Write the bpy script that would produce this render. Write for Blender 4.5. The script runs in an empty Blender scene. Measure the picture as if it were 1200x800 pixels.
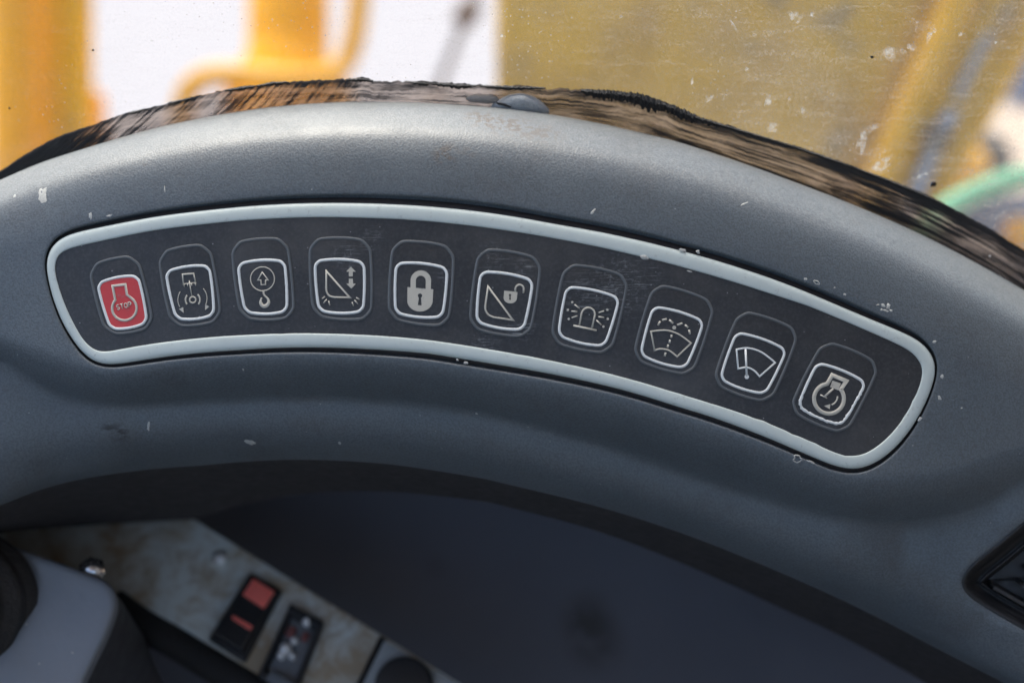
import bpy, bmesh, math, random
import numpy as np
from mathutils import Matrix, Vector, geometry

random.seed(7)
rng = np.random.default_rng(7)
sc = bpy.context.scene
R = math.radians

# ------------------------------------------------------------------ camera
PITCH = 32.0            # degrees below the horizon
DIST = 476.0            # mm from lens to the switch panel
FPX = 1200 * 50 / 36.0  # focal length in photo pixels (1200 px wide)
MD = Matrix.Rotation(R(90 - PITCH), 4, 'X')      # dash frame -> world
cam_d = bpy.data.cameras.new('camera')
cam = bpy.data.objects.new('camera', cam_d)
sc.collection.objects.link(cam)
cam.matrix_world = MD @ Matrix.Translation((0, 0, DIST / 1000))
cam_d.lens = 50
cam_d.sensor_width = 36
cam_d.clip_start = 0.02
cam_d.clip_end = 500
cam_d.dof.use_dof = True
cam_d.dof.focus_distance = DIST / 1000 + 0.009
cam_d.dof.aperture_fstop = 4.4
sc.camera = cam

# ------------------------------------------------------------------ world, sun, exposure
SUN_EL, SUN_AZ = 55.0, -22.0      # azimuth from +Y (ahead of the cab), negative = to the left
wd = bpy.data.worlds.new('World')
sc.world = wd
wd.use_nodes = True
nt = wd.node_tree
bg = nt.nodes['Background']
sky = nt.nodes.new('ShaderNodeTexSky')
sky.sky_type = 'NISHITA'
sky.sun_disc = False
sky.sun_elevation = R(SUN_EL)
sky.sun_rotation = R(SUN_AZ)
sky.air_density = 1.0
sky.dust_density = 4.5
sky.ozone_density = 1.0
nt.links.new(sky.outputs[0], bg.inputs[0])
bg.inputs[1].default_value = 0.15
sun_d = bpy.data.lights.new('sun', 'SUN')
sun_d.energy = 1.5
sun_d.angle = R(35)
sun_d.color = (1.0, 0.95, 0.88)
sun = bpy.data.objects.new('sun', sun_d)
sc.collection.objects.link(sun)
sdir = Vector((math.sin(R(SUN_AZ)) * math.cos(R(SUN_EL)), math.cos(R(SUN_AZ)) * math.cos(R(SUN_EL)), math.sin(R(SUN_EL))))
sun.rotation_euler = sdir.to_track_quat('Z', 'Y').to_euler()
sc.view_settings.view_transform = 'Standard'
sc.view_settings.look = 'None'
sc.view_settings.gamma = 1.0
sc.view_settings.use_curve_mapping = False
sc.view_settings.exposure = 1.3
sc.cycles.use_denoising = True
sc.cycles.adaptive_threshold = 0.02
sc.cycles.max_bounces = 5
sc.cycles.diffuse_bounces = 2
sc.cycles.glossy_bounces = 2
sc.cycles.transmission_bounces = 2
sc.cycles.transparent_max_bounces = 8

# ------------------------------------------------------------------ helpers
def P(px, py, z=0.0):
    """photo pixel + height above the panel plane (mm) -> dash frame (mm)"""
    k = (DIST - z) / FPX
    return Vector(((px - 600) * k, (400 - py) * k, z))

def bow(px):
    return -17.0 * ((px - 560) / 620.0) ** 2

def link(o, parent=None):
    sc.collection.objects.link(o)
    if parent is not None:
        o.parent = parent
    return o

ANCH = {}
def thing(name, anchor, label, cat, group=None):
    o = bpy.data.objects.new(name, None)
    o.empty_display_size = 0.02
    a = Vector(anchor)
    o.matrix_world = MD @ Matrix.Translation(a / 1000)
    link(o)
    ANCH[o.name] = a
    tag(o, label, cat, group)
    return o

def tag(o, label=None, cat=None, group=None, kind=None):
    if label: o['label'] = label
    if cat: o['category'] = cat
    if group: o['group'] = group
    if kind: o['kind'] = kind
    return o

def mesh_obj(name, verts, faces, mat, parent=None, anchor=None, smooth=True, uvs=None):
    """verts in dash-frame mm. A child uses its root's anchor."""
    if parent is not None:
        root = parent
        while root.parent is not None:
            root = root.parent
        a = ANCH[root.name]
    else:
        a = Vector(anchor) if anchor is not None else Vector((0, 0, 0))
    me = bpy.data.meshes.new(name)
    V = [((v[0] - a[0]) / 1000, (v[1] - a[1]) / 1000, (v[2] - a[2]) / 1000) for v in verts]
    me.from_pydata(V, [], [tuple(f) for f in faces])
    if uvs is not None:
        ul = me.uv_layers.new(name='UVMap')
        for lp in me.loops:
            ul.data[lp.index].uv = uvs[lp.vertex_index]
    me.materials.append(mat)
    if smooth:
        for p in me.polygons: p.use_smooth = True
    me.update()
    o = bpy.data.objects.new(name, me)
    if parent is None:
        o.matrix_world = MD @ Matrix.Translation(a / 1000)
    link(o, parent)
    if parent is None:
        ANCH[o.name] = a
    return o

def recalc(o, outward=True):
    bm = bmesh.new(); bm.from_mesh(o.data)
    bmesh.ops.recalc_face_normals(bm, faces=bm.faces)
    bm.to_mesh(o.data); bm.free()
    return o

def sharp(o, ang=35):
    me = o.data
    bm = bmesh.new(); bm.from_mesh(me)
    bmesh.ops.recalc_face_normals(bm, faces=bm.faces)
    for e in bm.edges:
        if len(e.link_faces) == 2 and e.calc_face_angle(0) > R(ang):
            e.smooth = False
    bm.to_mesh(me); bm.free()
    return o

def crom(pts, n=12, closed=False):
    pts = [np.array(p, float) for p in pts]
    out = []
    m = len(pts)
    segs = m if closed else m - 1
    for i in range(segs):
        if closed:
            p0, p1, p2, p3 = pts[(i - 1) % m], pts[i], pts[(i + 1) % m], pts[(i + 2) % m]
        else:
            p0, p1, p2, p3 = pts[max(i - 1, 0)], pts[i], pts[i + 1], pts[min(i + 2, m - 1)]
        for k in range(n):
            t = k / n
            out.append(0.5 * ((2 * p1) + (-p0 + p2) * t + (2 * p0 - 5 * p1 + 4 * p2 - p3) * t * t + (-p0 + 3 * p1 - 3 * p2 + p3) * t ** 3))
    if not closed:
        out.append(pts[-1])
    return np.array(out)

def resample(loop, n, closed=True):
    L = np.vstack([loop, loop[:1]]) if closed else loop
    d = np.r_[0, np.cumsum(np.linalg.norm(np.diff(L, axis=0), axis=1))]
    s = np.linspace(0, d[-1], n, endpoint=not closed)
    return np.stack([np.interp(s, d, L[:, k]) for k in range(L.shape[1])], 1)

def gsmooth(loop, sig):
    n = len(loop)
    r = int(3 * sig) + 1
    k = np.exp(-0.5 * (np.arange(-r, r + 1) / sig) ** 2); k /= k.sum()
    return sum(k[j + r] * np.roll(loop, j, axis=0) for j in range(-r, r + 1))

def normals2(loop):
    t = np.roll(loop, -1, 0) - np.roll(loop, 1, 0)
    t /= np.linalg.norm(t, axis=1)[:, None] + 1e-9
    nrm = np.stack([t[:, 1], -t[:, 0]], 1)
    area = 0.5 * np.sum(loop[:, 0] * np.roll(loop[:, 1], -1) - np.roll(loop[:, 0], -1) * loop[:, 1])
    return nrm if area > 0 else -nrm      # outward

def inside(pts, poly):
    x, y = pts[:, 0], pts[:, 1]
    c = np.zeros(len(pts), bool)
    n = len(poly)
    j = n - 1
    for i in range(n):
        xi, yi = poly[i]; xj, yj = poly[j]
        m = ((yi > y) != (yj > y))
        with np.errstate(divide='ignore', invalid='ignore'):
            c ^= m & (x < (xj - xi) * (y - yi) / (yj - yi + 1e-12) + xi)
        j = i
    return c

def pdist(pts, loop):
    d = np.full(len(pts), 1e9)
    for q in loop:
        d = np.minimum(d, (pts[:, 0] - q[0]) ** 2 + (pts[:, 1] - q[1]) ** 2)
    return np.sqrt(d)

def cdt(points, loops):
    """constrained triangulation; returns (pts Nx2, tris, original ids)"""
    pts = [Vector((float(p[0]), float(p[1]))) for p in points]
    edges = []
    for lp in loops:
        b = len(pts)
        pts += [Vector((float(p[0]), float(p[1]))) for p in lp]
        edges += [(b + i, b + (i + 1) % len(lp)) for i in range(len(lp))]
    r = geometry.delaunay_2d_cdt(pts, edges, [], 0, 1e-5)
    return np.array([(v[0], v[1]) for v in r[0]]), [tuple(f) for f in r[2]]

def fill(loop, holes=(), step=None):
    """triangles filling a pixel outline, optional inner grid"""
    loop = np.array(loop)
    extra = np.zeros((0, 2))
    if step:
        x0, y0 = loop.min(0); x1, y1 = loop.max(0)
        gx, gy = np.meshgrid(np.arange(x0, x1, step), np.arange(y0, y1, step))
        g = np.stack([gx.ravel(), gy.ravel()], 1)
        g = g[inside(g, loop)]
        extra = g[pdist(g, resample(loop, 200)) > step * 0.4]
    pts, tris = cdt(extra, [loop] + [np.array(h) for h in holes])
    cen = np.array([pts[list(t)].mean(0) for t in tris])
    ok = inside(cen, loop)
    for h in holes:
        ok &= ~inside(cen, np.array(h))
    return pts, [t for t, k in zip(tris, ok) if k]

def strip_between(a, b, closed=True):
    n = len(a) if isinstance(a, range) else len(a)
    f = []
    m = n if closed else n - 1
    for i in range(m):
        j = (i + 1) % n
        f.append((a[i], a[j], b[j], b[i]))
    return f

# ------------------------------------------------------------------ node materials
class NB:
    def __init__(self, name):
        self.m = bpy.data.materials.new(name)
        self.m.use_nodes = True
        self.t = self.m.node_tree
        self.bs = self.t.nodes['Principled BSDF']
        self.out = self.t.nodes['Material Output']
        self.tc = self.n('ShaderNodeTexCoord')
    def n(self, typ, **kw):
        nd = self.t.nodes.new(typ)
        for k, v in kw.items():
            setattr(nd, k, v)
        return nd
    def set(self, sock, v):
        if isinstance(v, bpy.types.NodeSocket):
            self.t.links.new(v, sock)
        elif v is not None:
            if hasattr(sock.default_value, '__len__') and len(sock.default_value) == 4 and len(v) == 3:
                v = (*v, 1)
            sock.default_value = v
    def coord(self, scale=(1, 1, 1), rot=(0, 0, 0), loc=(0, 0, 0), src='Object'):
        mp = self.n('ShaderNodeMapping')
        self.t.links.new(self.tc.outputs[src], mp.inputs[0])
        mp.inputs['Scale'].default_value = scale
        mp.inputs['Rotation'].default_value = rot
        mp.inputs['Location'].default_value = loc
        return mp.outputs[0]
    def noise(self, scale, vec=None, detail=4, rough=0.55, dist=0.0):
        nd = self.n('ShaderNodeTexNoise')
        self.set(nd.inputs['Scale'], scale); self.set(nd.inputs['Detail'], detail)
        self.set(nd.inputs['Roughness'], rough); self.set(nd.inputs['Distortion'], dist)
        self.set(nd.inputs['Vector'], vec if vec is not None else self.tc.outputs['Object'])
        return nd.outputs['Fac']
    def vor(self, scale, vec=None, feature='F1', out='Distance', rnd=1.0):
        nd = self.n('ShaderNodeTexVoronoi', feature=feature)
        self.set(nd.inputs['Scale'], scale); self.set(nd.inputs['Randomness'], rnd)
        self.set(nd.inputs['Vector'], vec if vec is not None else self.tc.outputs['Object'])
        return nd.outputs[out]
    def ramp(self, fac, stops, interp='LINEAR'):
        nd = self.n('ShaderNodeValToRGB')
        nd.color_ramp.interpolation = interp
        el = nd.color_ramp.elements
        while len(el) < len(stops): el.new(0.5)
        for e, (p, c) in zip(el, stops):
            e.position = p
            e.color = (c, c, c, 1) if not hasattr(c, '__len__') else (*c, 1)
        self.set(nd.inputs[0], fac)
        return nd.outputs[0]
    def math(self, op, a, b=None, clamp=False):
        nd = self.n('ShaderNodeMath', operation=op, use_clamp=clamp)
        self.set(nd.inputs[0], a)
        if b is not None: self.set(nd.inputs[1], b)
        return nd.outputs[0]
    def mix(self, f, a, b, blend='MIX'):
        nd = self.n('ShaderNodeMix', data_type='RGBA', blend_type=blend)
        self.set(nd.inputs[0], f); self.set(nd.inputs[6], a); self.set(nd.inputs[7], b)
        return nd.outputs[2]
    def bump(self, h, dist, strength=1.0, prev=None):
        nd = self.n('ShaderNodeBump')
        self.set(nd.inputs['Height'], h)
        nd.inputs['Distance'].default_value = dist
        nd.inputs['Strength'].default_value = strength
        if prev is not None: self.set(nd.inputs['Normal'], prev)
        return nd.outputs[0]
    def near(self, center_mm, radius_mm, hard=0.0):
        """1 near a point of the object, 0 beyond radius"""
        nd = self.n('ShaderNodeVectorMath', operation='DISTANCE')
        self.t.links.new(self.tc.outputs['Object'], nd.inputs[0])
        nd.inputs[1].default_value = [c / 1000 for c in center_mm]
        mr = self.n('ShaderNodeMapRange', interpolation_type='SMOOTHSTEP')
        self.set(mr.inputs[0], nd.outputs['Value'])
        mr.inputs[1].default_value = radius_mm / 1000 * hard
        mr.inputs[2].default_value = radius_mm / 1000
        mr.inputs[3].default_value = 1; mr.inputs[4].default_value = 0
        return mr.outputs[0]
    def done(self, color=None, rough=None, metal=None, normal=None, spec=None, coat=None):
        if color is not None: self.set(self.bs.inputs['Base Color'], color)
        if rough is not None: self.set(self.bs.inputs['Roughness'], rough)
        if metal is not None: self.set(self.bs.inputs['Metallic'], metal)
        if normal is not None: self.set(self.bs.inputs['Normal'], normal)
        if spec is not None: self.set(self.bs.inputs['Specular IOR Level'], spec)
        if coat is not None: self.set(self.bs.inputs['Coat Weight'], coat)
        return self.m

def plain(name, col, rough=0.5, metal=0.0, var=0.25, scale=150, bump=0.0, spec=None):
    b = NB(name)
    f = b.noise(scale)
    c = b.mix(f, [x * (1 - var) for x in col], [min(1, x * (1 + var)) for x in col])
    r = b.ramp(b.noise(scale * 2.3), [(0.3, max(0, rough - 0.1)), (0.7, min(1, rough + 0.1))])
    nrm = b.bump(b.noise(scale * 6), bump) if bump else None
    return b.done(c, r, metal, nrm, spec)

def mat_dash():
    b = NB('painted_dash_plastic')
    big = b.noise(14, detail=3, rough=0.6)
    col = b.mix(b.ramp(big, [(0.3, 0), (0.7, 1)]), (0.104, 0.124, 0.137), (0.133, 0.154, 0.167))
    # grime clouds and fine dust
    grime = b.ramp(b.noise(38, detail=5, rough=0.72), [(0.52, 0), (0.72, 1)])
    col = b.mix(b.math('MULTIPLY', grime, 0.35), col, (0.075, 0.070, 0.068))
    # settled dust and brownish specks; pale part also paints the ridge's highlight
    geo = b.n('ShaderNodeNewGeometry')
    sx = b.n('ShaderNodeSeparateXYZ'); b.t.links.new(geo.outputs['Normal'], sx.inputs[0])
    up = b.ramp(sx.outputs['Z'], [(0.72, 0), (0.93, 1)])
    dust = b.ramp(b.noise(420, detail=5, rough=.75), [(0.35, 0.35), (0.65, 1)])
    col = b.mix(b.math('MULTIPLY', b.math('MULTIPLY', up, dust), 0.42), col, (0.34, 0.335, 0.32))
    sp = b.ramp(b.vor(950), [(0.10, 1), (0.19, 0)])
    spm = b.ramp(b.noise(90, detail=3), [(0.52, 0), (0.62, 1)])
    col = b.mix(b.math('MULTIPLY', b.math('MULTIPLY', sp, spm), b.math('MULTIPLY', up, 0.8)), col, (0.13, 0.10, 0.075))
    sp2 = b.ramp(b.vor(260), [(0.035, 1), (0.06, 0)])
    col = b.mix(b.math('MULTIPLY', sp2, 0.6), col, (0.03, 0.028, 0.025))
    sp3 = b.ramp(b.vor(170, b.coord(loc=(3, 1, 2))), [(0.022, 1), (0.04, 0)])
    col = b.mix(b.math('MULTIPLY', sp3, 0.8), col, (0.5, 0.5, 0.47))
    # rusty brown patches where dirt dried
    for (px, py, r, s) in ((522, 181, 6.5, .8), (575, 142, 12, .95), (605, 148, 13, .95), (640, 156, 10, .7), (560, 136, 7, .8), (170, 196, 2.2, .6), (550, 178, 4, .4)):
        c = P(px, py, dash_z(px, py))
        m = b.math('MULTIPLY', b.near(c, r), b.ramp(b.noise(420, detail=4), [(0.47, 0), (0.57, 1)]))
        col = b.mix(b.math('MULTIPLY', m, s), col, (0.105, 0.075, 0.05))
    # black scuffs on the lower lip
    for (px, py, r, s) in ((128, 504, 4.5, .9), (140, 507, 4.5, .95)):
        c = P(px, py, dash_z(px, py))
        m = b.math('MULTIPLY', b.near(c, r), b.ramp(b.noise(1.0, b.coord(scale=(180, 420, 180), rot=(0, 0, -.3)), detail=4), [(0.42, 0), (0.52, 1)]))
        col = b.mix(b.math('MULTIPLY', m, s), col, (0.015, 0.014, 0.014))
    h = b.noise(1500, detail=2, rough=0.5)
    n1 = b.bump(h, 0.00018, 0.8)
    col = b.mix(b.ramp(h, [(0.36, 0.42), (0.62, 0.0)]), col, (0.045, 0.045, 0.046))  # hollows of the grain darkened in the colour as relief shade
    r = b.ramp(b.noise(60, detail=5), [(0.3, 0.36), (0.7, 0.5)])
    return b.done(col, r, 0, n1, 0.5)

# ------------------------------------------------------------------ dashboard height field
def curve(pts):
    pts = np.array(pts, float)
    d = crom(pts, 16)
    xs, ys = d[:, 0], d[:, 1]
    return lambda x: np.interp(x, xs, ys)

yR = curve([(-140, 285), (-80, 247), (0, 211), (50, 190), (100, 173.8), (150, 158.8), (200, 146), (250, 136), (300, 127.8), (350, 122.5), (405, 119.5), (455, 119.5), (505, 121), (580, 126.3), (642, 133.8), (705, 145), (755, 156.5), (800, 168), (867, 190), (933, 214), (1000, 240), (1067, 269), (1133, 302), (1200, 340), (1280, 388), (1360, 440)])
yT = curve([(-140, 350), (-80, 325), (0, 294), (60, 275), (122, 258), (240, 240), (365, 231), (480, 231), (562, 237), (645, 251), (727, 267), (835, 293), (902, 314), (957, 336), (1015, 360), (1080, 393), (1140, 424), (1200, 458), (1280, 500), (1360, 545)])
yB = curve([(-140, 372), (-80, 378), (0, 390), (60, 410), (130, 430), (240, 416), (351, 413), (434, 415), (500, 421), (562, 430), (645, 445), (715, 459), (790, 482), (865, 507), (940, 536), (1000, 556), (1060, 556), (1120, 545), (1200, 520), (1280, 530), (1360, 560)])
yC = curve([(-140, 392), (-80, 400), (0, 424), (30, 441), (75, 465), (150, 476), (225, 472), (350, 467), (450, 471), (550, 483), (600, 494), (700, 521), (800, 555), (900, 587), (975, 606), (1050, 615), (1125, 603), (1165, 587), (1200, 566), (1280, 562), (1360, 585)])
yL = curve([(-140, 650), (-80, 620), (0, 583), (50, 560), (100, 545), (175, 533), (250, 528), (350, 527), (450, 534), (550, 550), (600, 561), (700, 585), (800, 615), (900, 653), (1000, 697), (1100, 747), (1200, 798), (1280, 842), (1360, 890)])
yU = curve([(-140, 680), (-80, 655), (0, 625), (100, 615), (225, 606), (270, 594), (350, 579), (450, 576), (550, 585), (600, 595), (700, 622), (800, 660), (900, 705), (1000, 752), (1100, 808), (1200, 862), (1280, 910), (1360, 960)])

def tilt_table(keys, n=400):
    s = np.linspace(0, 1, n)
    th = np.interp(s, [k[0] for k in keys], [k[1] for k in keys])
    k = np.exp(-0.5 * (np.arange(-14, 15) / 6.0) ** 2); k /= k.sum()
    th = np.convolve(np.pad(th, 14, mode='edge'), k, mode='valid')
    return s, np.r_[0, np.cumsum(np.tan(np.radians((th[1:] + th[:-1]) / 2))) / (n - 1)]

# tilt of the surface against the panel plane, from top of each zone to its bottom
Ts, Tz = tilt_table([(0, 84), (0.04, 74), (0.12, 64), (0.24, 60), (0.40, 27), (0.60, 14), (0.85, 7), (1, 2)])
Bs, Bz = tilt_table([(0, -3), (0.12, -18), (0.45, -46), (0.90, -64), (1, -35)])
Cs, Cz = tilt_table([(0, -44), (0.07, -4), (0.28, -8), (0.55, -26), (0.78, -50), (1, -66)])
Us, Uz = tilt_table([(0, -60), (0.2, -72), (1, -80)])
KP = DIST / FPX

def endfade(x):
    return np.interp(x, [-80, 20, 160, 1060, 1180, 1300], [0.25, 0.55, 1, 1, 0.55, 0.25])

def dash_z(x, y):
    x = np.asarray(x, float); y = np.asarray(y, float)
    r, t, b, c, l, u = yR(x), yT(x), yB(x), yC(x), yL(x), yU(x)
    e = endfade(x)
    # top zone: z relative to yT
    ht = (t - r) * KP
    st = np.clip((y - r) / (t - r), 0, 1)
    z = -(Tz[-1] - np.interp(st, Ts, Tz)) * ht
    hb = (c - b) * KP
    sb = np.clip((y - b) / (c - b), 0, 1)
    z = z + np.interp(sb, Bs, Bz) * hb * e
    hc = (l - c) * KP
    s2 = np.clip((y - c) / (l - c), 0, 1)
    z = z + np.interp(s2, Cs, Cz) * np.minimum(hc, 26) * np.maximum(e, 0.7)
    hu = (u - l) * KP
    su = np.clip((y - l) / (u - l), 0, 1)
    z = z + np.interp(su, Us, Uz) * hu
    return z + bow(x)

M = {}
M['dash'] = mat_dash()

# ------------------------------------------------------------------ bezel outlines (photo pixels)
OUT = [(55, 302), (62, 286.5), (75.8, 276.8), (95, 271), (122.5, 265.2), (163.8, 257.1), (200, 251.4), (240, 246.6), (282.5, 242.4), (323, 239.5), (365, 238), (407, 237.8), (447, 238.8), (490, 241), (530, 244.4), (562.5, 248), (605, 254.2), (645, 261.5), (700, 271.2), (735, 278.5), (767.5, 286), (801, 294.6), (835, 304), (870, 314.8), (902, 325.6), (930, 336), (957.5, 347.3), (1015, 371.7), (1058, 389.5), (1081, 402), (1094, 419), (1096.5, 434), (1092.7, 451), (1081, 479.6), (1061, 511), (1038, 534), (1018, 545.7), (1000.7, 549.5), (977.7, 545.5), (940, 530), (900, 513), (865, 499.5), (828, 486.5), (790, 475), (752, 463), (715, 453), (680, 445), (640, 437), (600, 430), (562, 423.7), (530, 418.5), (500, 414), (467, 411.2), (434, 409.2), (392, 407.4), (351, 407), (316, 408), (282.5, 410), (240, 413), (200, 417.2), (163.8, 422.5), (131, 427), (111.5, 424), (98, 414), (84, 396), (70.3, 371.3), (60.6, 344), (54.5, 316.5)]
INN = [(63.4, 310.8), (67.5, 298.4), (81.3, 291), (108.8, 284.6), (163.8, 273), (200, 267.3), (240, 262.7), (282.5, 258.5), (323, 256), (365, 254.6), (407, 254.8), (447.5, 256), (480, 257.6), (520, 261), (562.5, 265.8), (605, 271.8), (645, 278.5), (700, 289), (735, 297), (767.5, 304.5), (801, 313.4), (835, 323), (870, 333.5), (902.4, 344), (930, 352.8), (957.5, 362.6), (1015, 387), (1061, 407.7), (1075.4, 419.2), (1081.8, 433.5), (1078.3, 450.8), (1066.8, 476.7), (1049.6, 502.6), (1032.3, 519.8), (1015, 531.3), (997.8, 534.8), (980.5, 531.3), (943, 514), (900, 495.8), (865, 482.8), (828, 471), (790, 459.5), (752, 448), (715, 438), (680, 429.8), (640, 421.4), (600, 413.8), (562, 407.4), (530, 402.3), (500, 398.2), (467, 395), (434, 392.8), (392, 391), (351, 390.5), (316, 391.2), (282.5, 392.8), (240, 395.6), (200, 400), (163.8, 405), (122.5, 412.8), (114.3, 412), (100.5, 403), (89.5, 385), (78.5, 363), (70.3, 341), (64.8, 321.8)]
NB_ = 560
out_l = gsmooth(resample(crom(OUT, 10, True), NB_), 2.2)
inn_l = gsmooth(resample(crom(INN, 10, True), 900), 2.6)
on = normals2(out_l)
# groove lip round the bezel: wide above, narrow at the ends
gap = np.where(on[:, 1] < 0, 2.5 + 7.5 * np.abs(on[:, 1]) ** 1.5, 2.5 + 3.8 * np.abs(on[:, 1]))
gap *= np.interp(out_l[:, 0], [50, 180, 520, 1000, 1100], [0.55, 0.72, 1.12, 0.95, 0.6])
gap = gsmooth(gap[:, None], 6)[:, 0]
lip = out_l + on * gap[:, None]
ln = normals2(lip)

# vent outline at the right edge
VENT = crom([(1300, 538), (1240, 580), (1200, 611), (1165, 640), (1140, 660), (1128.5, 675), (1128, 688), (1139, 701), (1165, 718), (1200, 738), (1250, 766), (1310, 800), (1345, 700), (1335, 580)], 6, True)
vent_l = resample(VENT, 120)

# ------------------------------------------------------------------ build the dashboard hood
def build_dash():
    root = thing('dashboard', P(560, 640, -20), 'scuffed blue-grey curved dashboard hood with a rounded top edge and dusty ridge', 'dashboard')
    xs = np.r_[np.arange(-700, -131, 57), np.arange(-130, 1345, 7.0), np.arange(1360, 1900, 57)]
    grid = []
    rowsT = np.r_[0.0, 0.006, 0.015, 0.03, np.linspace(0.05, 0.5, 16), np.linspace(0.55, 1, 8)]
    for x in xs:
        r, t, b, c, l, u = [float(q(x)) for q in (yR, yT, yB, yC, yL, yU)]
        ys = list(r + (t - r) * rowsT)
        ys += list(np.linspace(t, b, int(max(4, (b - t) / 9)))[1:-1])
        ys += list(np.linspace(b, c, 12)) + list(np.linspace(c, l, 14)[1:]) + list(np.linspace(l, u, 10)[1:])
        for i, y in enumerate(ys):
            grid.append((x, y))
    grid = np.array(grid)
    lip3 = lip + ln * 3.0
    lip1 = lip + ln * 1.1
    v1 = vent_l + normals2(vent_l) * 2.2
    ok = ~inside(grid, lip + ln * 5) & ~inside(grid, vent_l + normals2(vent_l) * 5)
    grid = grid[ok]
    pts, tris = cdt(grid, [lip3, lip1, lip, v1, vent_l])
    cen = np.array([pts[list(t)].mean(0) for t in tris])
    ok = ~inside(cen, lip) & ~inside(cen, vent_l)
    ok &= (cen[:, 1] > yR(cen[:, 0]) - 0.4) & (cen[:, 1] < yU(cen[:, 0]) + 0.4)
    tris = [t for t, k in zip(tris, ok) if k]
    z = dash_z(pts[:, 0], pts[:, 1])
    dl = pdist(pts, lip); dv = pdist(pts, vent_l)
    z = z - np.where(dl < 0.25, 0.42, np.where(dl < 1.6, 0.09, 0)) - np.where(dv < 0.25, 0.6, 0)
    V = [P(p[0], p[1], zz) for p, zz in zip(pts, z)]
    F = list(tris)
    # groove wall and floor
    def ring(loop, zz):
        b = len(V)
        V.extend(P(p[0], p[1], float(zz_)) for p, zz_ in zip(loop, zz))
        return list(range(b, b + len(loop)))
    zl = dash_z(lip[:, 0], lip[:, 1])
    a0 = ring(lip, zl - 0.42); a1 = ring(lip - ln * 0.3, zl - 1.0); a2 = ring(lip - ln * 0.5, zl - 3.2)
    a3 = ring(out_l - on * 4, bow(out_l[:, 0]) - 3.2)
    F += strip_between(a0, a1) + strip_between(a1, a2) + strip_between(a2, a3)
    # back of the ridge and return under the lower lip (hidden side of the shell)
    xs2 = xs
    def row(y, dz, dyy):
        b = len(V)
        for x in xs2:
            zz = float(dash_z(x, y(x)))
            p = P(x, float(y(x)), zz)
            V.append(Vector((p.x, p.y + dyy, p.z + dz)))
        return list(range(b, b + len(xs2)))
    q0 = row(yR, 0, 0); q1 = row(yR, -3, -0.6); q2 = row(yR, -9, -5); q3 = row(yR, -14, -22); q4 = row(yR, -320, -130)
    q5 = list(range(len(V), len(V) + len(xs2))); V.extend(Vector((V[i].x, -142, -590)) for i in q4)  # unseen rear sheet, added to keep outside light from under the hood
    F += strip_between(q0, q1, False) + strip_between(q1, q2, False) + strip_between(q2, q3, False) + strip_between(q3, q4, False) + strip_between(q4, q5, False)
    w0 = row(yU, 0, 0); w1 = row(yU, -14, 1.5); w2 = row(yU, -45, 14)
    F += strip_between(w0, w1, False) + strip_between(w1, w2, False)
    o = mesh_obj('hood', V, F, M['dash'], root)
    bm = bmesh.new(); bm.from_mesh(o.data)
    bmesh.ops.remove_doubles(bm, verts=bm.verts, dist=1e-6)
    bmesh.ops.recalc_face_normals(bm, faces=bm.faces)
    big = max(bm.faces, key=lambda f: f.calc_center_median().z)
    if big.normal.z < 0:
        bmesh.ops.reverse_faces(bm, faces=bm.faces)
    bm.to_mesh(o.data); bm.free()
    return root

# materials with P() masks are relative to object anchor: shift them
_dash_anchor = P(560, 640, -20)
for nd in M['dash'].node_tree.nodes:
    if nd.type == 'VECT_MATH' and nd.operation == 'DISTANCE':
        v = nd.inputs[1].default_value
        nd.inputs[1].default_value = [v[i] - _dash_anchor[i] / 1000 for i in range(3)]
dash = build_dash()
M['trim'] = plain('black_shade_band', (0.032, 0.030, 0.031), .8, var=.4, scale=120)  # black strip painting in the shade under the hood lip
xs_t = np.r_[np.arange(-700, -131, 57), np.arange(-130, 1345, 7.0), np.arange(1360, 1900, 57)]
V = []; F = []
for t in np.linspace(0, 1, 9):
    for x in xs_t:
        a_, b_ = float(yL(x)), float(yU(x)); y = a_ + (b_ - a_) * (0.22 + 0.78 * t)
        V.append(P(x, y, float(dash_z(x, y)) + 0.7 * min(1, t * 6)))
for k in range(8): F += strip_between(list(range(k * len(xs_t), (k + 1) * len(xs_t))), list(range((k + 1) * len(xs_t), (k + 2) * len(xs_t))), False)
recalc(mesh_obj('lower_shade_band', V, F, M['trim'], dash))

# ------------------------------------------------------------------ paint chips on the hood
M['chip'] = plain('bare_paint_chip', (0.46, 0.455, 0.42), 0.6, var=0.35, scale=900, bump=0.0001)
def blob_loop(cx, cy, rx, ry, rot=0, n=26, rough=0.3, seed=0):
    r_ = np.random.default_rng(seed)
    a = np.linspace(0, 2 * math.pi, n, endpoint=False)
    rad = np.ones(n)
    for k in range(2, 8):
        rad += rough / k ** 0.7 * r_.uniform(-1, 1) * np.cos(k * a + r_.uniform(0, 6.28))
    rad = np.clip(rad, 0.3, 1.8)
    x, y = rx * rad * np.cos(a), ry * rad * np.sin(a)
    c, s = math.cos(rot), math.sin(rot)
    return np.stack([cx + x * c - y * s, cy + x * s + y * c], 1)

def flake(name, loop, zf, thick, mat, parent):
    """a thin chip that follows the surface zf(x, y)"""
    n = len(loop)
    inner = loop.mean(0) + (loop - loop.mean(0)) * 0.8
    V = [P(p[0], p[1], float(zf(p[0], p[1])) - 0.05) for p in loop]
    V += [P(p[0], p[1], float(zf(p[0], p[1])) + thick) for p in inner]
    cen = loop.mean(0)
    V.append(P(cen[0], cen[1], float(zf(*cen)) + thick * 1.1))
    F = [(i, (i + 1) % n, n + (i + 1) % n, n + i) for i in range(n)]
    F += [(n + i, n + (i + 1) % n, 2 * n) for i in range(n)]
    return recalc(mesh_obj(name, V, F, mat, parent))

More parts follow.
